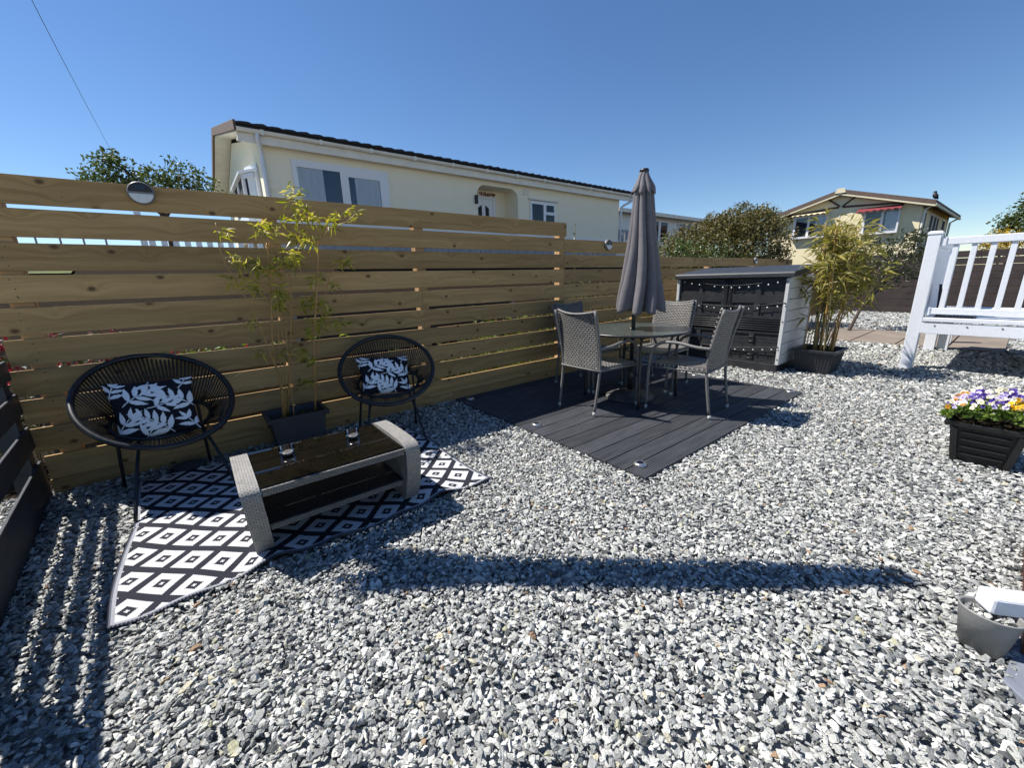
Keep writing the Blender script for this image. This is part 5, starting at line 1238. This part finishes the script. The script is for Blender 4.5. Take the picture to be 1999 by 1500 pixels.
q.span((8.02, dy - .06, ZB), (8.13, dy - .002, 4.06)); q.span((8.92, dy - .06, ZB), (9.04, dy - .002, 4.06)); q.span((8.131, dy - .06, 3.96), (8.919, dy - .002, 4.06)); q.build('door_frame', M['whitepaint'], h1, bevel=.006)
q = MB(); q.span((8.135, dy - .045, ZB), (8.915, dy - .004, 3.955)); dr = q.build('door', M['whitepaint'], h1)
for xa, sg in ((8.30, 1), (8.60, -1)):
    q = MB(); q.prism([(xa, 3.1), (xa + .15, 3.1), (xa + .15, 3.68 + (.08 if sg == 1 else -.02)), (xa, 3.68 + (-.02 if sg == 1 else .08))], dy - .052, dy - .046, 'Y'); q.build('door_glass', M['interior'], dr)
q = MB(); q.span((7.70, HY - .10, 3.62), (7.78, HY, 3.88)); q.build('porch_lamp', M['planterblack'], h1, bevel=.01)
q = MB(); q.span((9.74, HY - .03, 4.08), (9.98, HY, 4.28))
for k in range(4): q.span((9.76, HY - .045, 4.10 + .045 * k), (9.96, HY - .031, 4.125 + .045 * k))
q.build('air_vent', M['creamtrim'], h1)
q = MB(); r2 = np.random.default_rng(77)
for i in range(70): q.leaf((8.3 + .7 * r2.random(), HY + .6, 4.12 - .06 * r2.random()), Vector(r2.normal(size=3)), Vector(r2.normal(size=3)), .06, .05, r2.random())
q.build('bunting', M['petalred'], h1)
# bay window on the gable end
bw = MB(); BX = 1.50; b0, b1, b2, b3 = 8.45, 8.95, 11.2, 11.7
bw.prism([(1.80, b0), (BX, b1), (BX, b2), (1.80, b3)], 2.7, 3.10, 'Z'); bw.prism([(1.80, b0 - .06), (BX - .05, b1 - .03), (BX - .05, b2 + .03), (1.80, b3 + .06)], 3.92, 3.98, 'Z'); bw.prism([(1.80, b0), (BX + .12, b1 + .06), (BX + .12, b2 - .06), (1.80, b3)], 3.981, 4.10, 'Z')
for p in ((BX, b1), (BX, (b1 + b2) / 2), (BX, b2)): bw.span((p[0], p[1] - .04, 3.10), (p[0] + .07, p[1] + .04, 3.92))
bw.beam((1.775, b0 + .03, 3.10), (1.775, b0 + .03, 3.92), .07, .07); bw.beam((1.74, b0 + .10, 3.16), (BX + .05, b1 - .06, 3.16), .05, .10); bw.beam((1.74, b0 + .10, 3.86), (BX + .05, b1 - .06, 3.86), .05, .10)
bay = bw.build('bay_window', M['whitepaint'], h1)
q = MB(); q.prism([(1.79, b0 + .06), (BX + .04, b1 + .03), (BX + .04, b2 - .03), (1.79, b3 - .06), (1.79, b3 - .10), (BX + .07, b2 - .06), (BX + .07, b1 + .06), (1.79, b0 + .10)], 3.101, 3.919, 'Z'); q.build('dark_room', M['interior'], bay)
q = MB(); q.grid(lambda u, v: (1.765 - .16 * u, b0 + .085 + .27 * u - .004 * math.sin(u * 30), 3.11 + .80 * v), 24, 2); q.build('curtain', M['curtain'], bay)
# white railing at the bungalow's left end
wr = thing('white_railing', (.6, 7.4, 1.7), 'white slatted railing beside the left end of the cream bungalow', 'railing')
q = MB(); q.span((-.5, 7.4, 2.53), (1.7, 7.46, 2.62)); q.span((-.5, 7.4, 1.75), (1.7, 7.46, 1.83)); q.build('rail', M['whitepaint'], wr)
q = MB()
for i in range(12): q.span((-.45 + i * .185, 7.41, 1.831), (-.45 + i * .185 + .10, 7.45, 2.529))
q.build('pickets', M['whitepaint'], wr)
for x in (-.52, 1.72): q = MB(); q.span((x - .05, 7.38, 1.4), (x + .05, 7.48, 2.70)); q.build('post', M['whitepaint'], wr)
gr = thing('metal_railing', (-3.0, 6.8, 1.5), 'thin dark metal railing on the bank seen through the left fence gap', 'railing')
q = MB()
for i in range(16): q.tube([(-5.2 + i * .28, 6.8, 1.5), (-5.2 + i * .28, 6.8, 2.38)], .014, 6)
q.tube([(-5.4, 6.8, 2.38), (-.9, 6.8, 2.38)], .02, 6); q.build('bars', M['steelpost'], gr)

# ------------------------------------------------------------------ white bungalow in the middle distance
h3 = thing('white_bungalow', (21, 12, 1.7), 'pale white bungalow with veranda seen behind the parasol', 'house')
q = MB(); q.span((16.6, 9.4, 1.8), (26, 14.5, 4.30)); q.build('wall', M['whitepaint'], h3)
q = MB(); q.prism([(8.9, 4.34), (12, 4.95), (15, 4.34), (15, 4.26), (8.9, 4.26)], 16.3, 26.3, 'X'); q.build('roof', M['rooftile'], h3)
q = MB(); q.span((16.28, 8.86, 4.16), (26.32, 8.92, 4.33)); q.build('fascia', M['creamtrim'], h3)
window(h3, 19.6, 21.3, 2.9, 4.10, 9.4, [(19.75, 20.35, 3.0, 4.0), (20.55, 21.2, 3.0, 4.0)])
window(h3, 22.3, 24.0, 2.9, 4.10, 9.4, [(22.4, 23.1, 3.0, 4.0), (23.25, 23.9, 3.0, 4.0)])
q = MB(); q.tube([(18.3, 9.3, 1.9), (18.3, 9.3, 4.1), (18.3, 8.95, 4.25)], .05, 8); q.build('downpipe', M['whitepaint'], h3)
q = MB(); q.span((15.9, 8.8, 3.28), (18.6, 8.86, 3.36)); q.span((15.9, 8.8, 2.5), (18.6, 8.86, 2.56))
for i in range(18): q.span((15.95 + i * .15, 8.81, 2.561), (15.95 + i * .15 + .045, 8.85, 3.279))
q.build('veranda_railing', M['steelpost'], h3)

# ------------------------------------------------------------------ yellow gabled bungalow on the right
h2 = thing('yellow_bungalow', (30, 3, 1.3), 'pale yellow gabled bungalow with red awning beyond the far fence', 'house')
GX = 26.5; ya, yb = .05, 6.13; yr = 3.09; ze = 4.10; zr = 5.00
q = MB()
q.prism([(ya, 1.1), (yb, 1.1), (yb, ze), (yr, zr), (ya, ze)], GX, GX + 8.9, 'X'); q.build('wall', M['cream2'], h2)
q = MB(); oy = .42
q.prism([(ya - oy, ze - .02), (yr, zr + .10), (yb + oy, ze - .02), (yb + oy, ze - .20), (yr, zr - .08), (ya - oy, ze - .20)], GX - .36, GX + 9.2, 'X'); rf2 = q.build('roof', M['browntile'], h2)
q = MB()
q.prism([(ya - oy, ze - .205), (yr, zr - .085), (yb + oy, ze - .205), (yb + oy, ze - .285), (yr, zr - .165), (ya - oy, ze - .285)], GX - .352, GX - .31, 'X')
q.span((GX - .35, ya - oy - .03, ze - .26), (GX + 9.18, ya - oy + .04, ze - .15)); q.prism([(yr - .22, zr - .08), (yr + .22, zr - .08), (yr + .15, zr + .14), (yr - .15, zr + .14)], GX - .39, GX - .365, 'X')
q.build('fascia', M['creamtrim2'], rf2)
q = MB(); X_ = GX - .015
q.beam((X_, .12, 4.12), (X_, 3.0, 4.30), .03, .09); q.beam((X_, 3.14, 4.30), (X_, 6.05, 4.12), .03, .09)
q.beam((X_ - .012, 3.62, 4.74), (X_ - .012, 3.10, 4.34), .03, .07); q.beam((X_ - .012, 2.48, 4.74), (X_ - .012, 2.99, 4.34), .03, .07)
q.build('timber_trim', M['browntrim'], h2)
q = MB(); q.span((X_ - .004, 3.035, 1.2), (X_ + .012, 3.075, 4.26)); q.build('seam_cover', M['creamtrim'], h2)
def gwin(y0, y1, z0, z1, mull):
    q = MB(); x = GX - .05; t_ = .10
    q.span((x - .16, y0, z0 - .1), (x + .045, y1, z0)); q.span((x, y0, z1), (x + .045, y1, z1 + .1)); q.span((x, y0, z0), (x + .045, y0 - t_ if y0 > y1 else y0 + t_, z1)); q.span((x - .0, y1 + t_, z0), (x + .045, y1, z1)); q.span((x, mull - .05, z0), (x + .044, mull + .05, z1))
    q.span((x - .15, y1 - .002, z0), (x + .0, y1 + .06, z1 + .08))
    w_ = q.build('window', M['whitepaint'], h2)
    k = MB(); k.span((GX - .03, y0 - t_, z0 + .001), (GX - .024, y1 + t_, z1 - .001)); k.build('pane', M['pane'], w_)
    k = MB(); k.span((GX - .0035, y0 - t_, z0 + .001), (GX - .001, y1 + t_, z1 - .001)); k.build('dark_room', M['interior'], w_)
    c_ = MB(); c_.grid(lambda u, v: (GX - .014 + .006 * math.sin(u * 30), (y1 + t_) + .42 * u, z0 + .02 + (z1 - z0 - .04) * v), 24, 2); c_.build('curtain', M['curtain'], w_)
gwin(5.02, 3.52, 3.02, 3.98, 4.34); gwin(2.10, .74, 2.95, 3.86, 1.38)
q = MB(); q.grid(lambda u, v: (GX - .03 - .42 * v, .70 + 1.62 * u, 4.10 - .20 * v - .03 * (v > .9) * math.sin(u * 40)), 40, 10); q.build('awning', M['awning'], h2, solid=.01)
q = MB(); q.grid(lambda u, v: (GX - .03 - .35 * v, 3.48 + 1.58 * u, 4.20 - .12 * v - .03 * (v > .9) * math.sin(u * 40)), 40, 10); q.build('awning', M['awning2'], h2, solid=.01)
sw = MB(); sy = ya - .03
for a, b in ((26.95, 27.5), (28.9, 29.5), (30.0, 30.6), (31.0, 31.5), (33.0, 33.8)):
    sw.span((a - .08, sy, 2.2), (b + .08, sy + .028, 3.78))
swf = sw.build('side_window', M['whitepaint'], h2)
k = MB()
for a, b in ((26.95, 27.5), (28.9, 29.5), (30.0, 30.6), (31.0, 31.5), (33.0, 33.8)): k.span((a, sy - .01, 2.3), (b, sy - .001, 3.68))
k.build('pane', M['interior'], swf)
q = MB(); q.tube([(GX + .05, ya - .36, 3.95), (GX + .05, ya - .08, 3.75), (GX + .05, ya - .06, 1.2)], .05, 8); q.build('downpipe', M['creamtrim'], h2)
q = MB(); q.tube([(GX + 8.85, ya - .36, 3.9), (GX + 8.85, ya - .08, 3.7), (GX + 8.85, ya - .06, 1.2)], .05, 8); q.build('downpipe', M['white'], h2)
# bird on the roof corner
bd = MB(); bx, by, bz = GX - .28, ya - .36, ze - .02
pts = [(0, 0, 0.03), (0, .01, .12), (0, -.005, .24), (0, -.02, .32), (0, -.04, .38)]
bd.tube(curve([(bx, by - .10, bz + .02), (bx, by - .02, bz + .12), (bx, by + .03, bz + .22), (bx, by + .03, bz + .31), (bx, by + .06, bz + .37)], 4), [.02, .03, .05, .07, .085, .09, .09, .085, .08, .07, .06, .052, .05, .05, .045, .03, .01], 10)
bd.tube([(bx, by + .06, bz + .345), (bx, by + .14, bz + .335)], [.018, .004], 6); bd.tube([(bx - .02, by, bz + .10), (bx - .02, by, bz)], .008, 5); bd.tube([(bx + .02, by, bz + .10), (bx + .02, by, bz)], .008, 5)
o = bd.build('bird', M['bird'], smooth=True); tag(o, 'black bird perched on the roof corner of the yellow bungalow', 'bird')

# far white rail of the veranda steps, overhead cable
q = MB(); q.tube(curve([(-1.0, 13.5, 4.90), (-0.985, 13.0, 4.943), (-0.905, 8.5, 4.70), (-0.8185, 4.0, 4.508), (-0.72, 0.0, 4.40)], 8), .0035, 6); o = q.build('overhead_cable', M['cable'], smooth=True); tag(o, 'thin dark overhead cable crossing the top left of the sky', 'cable')
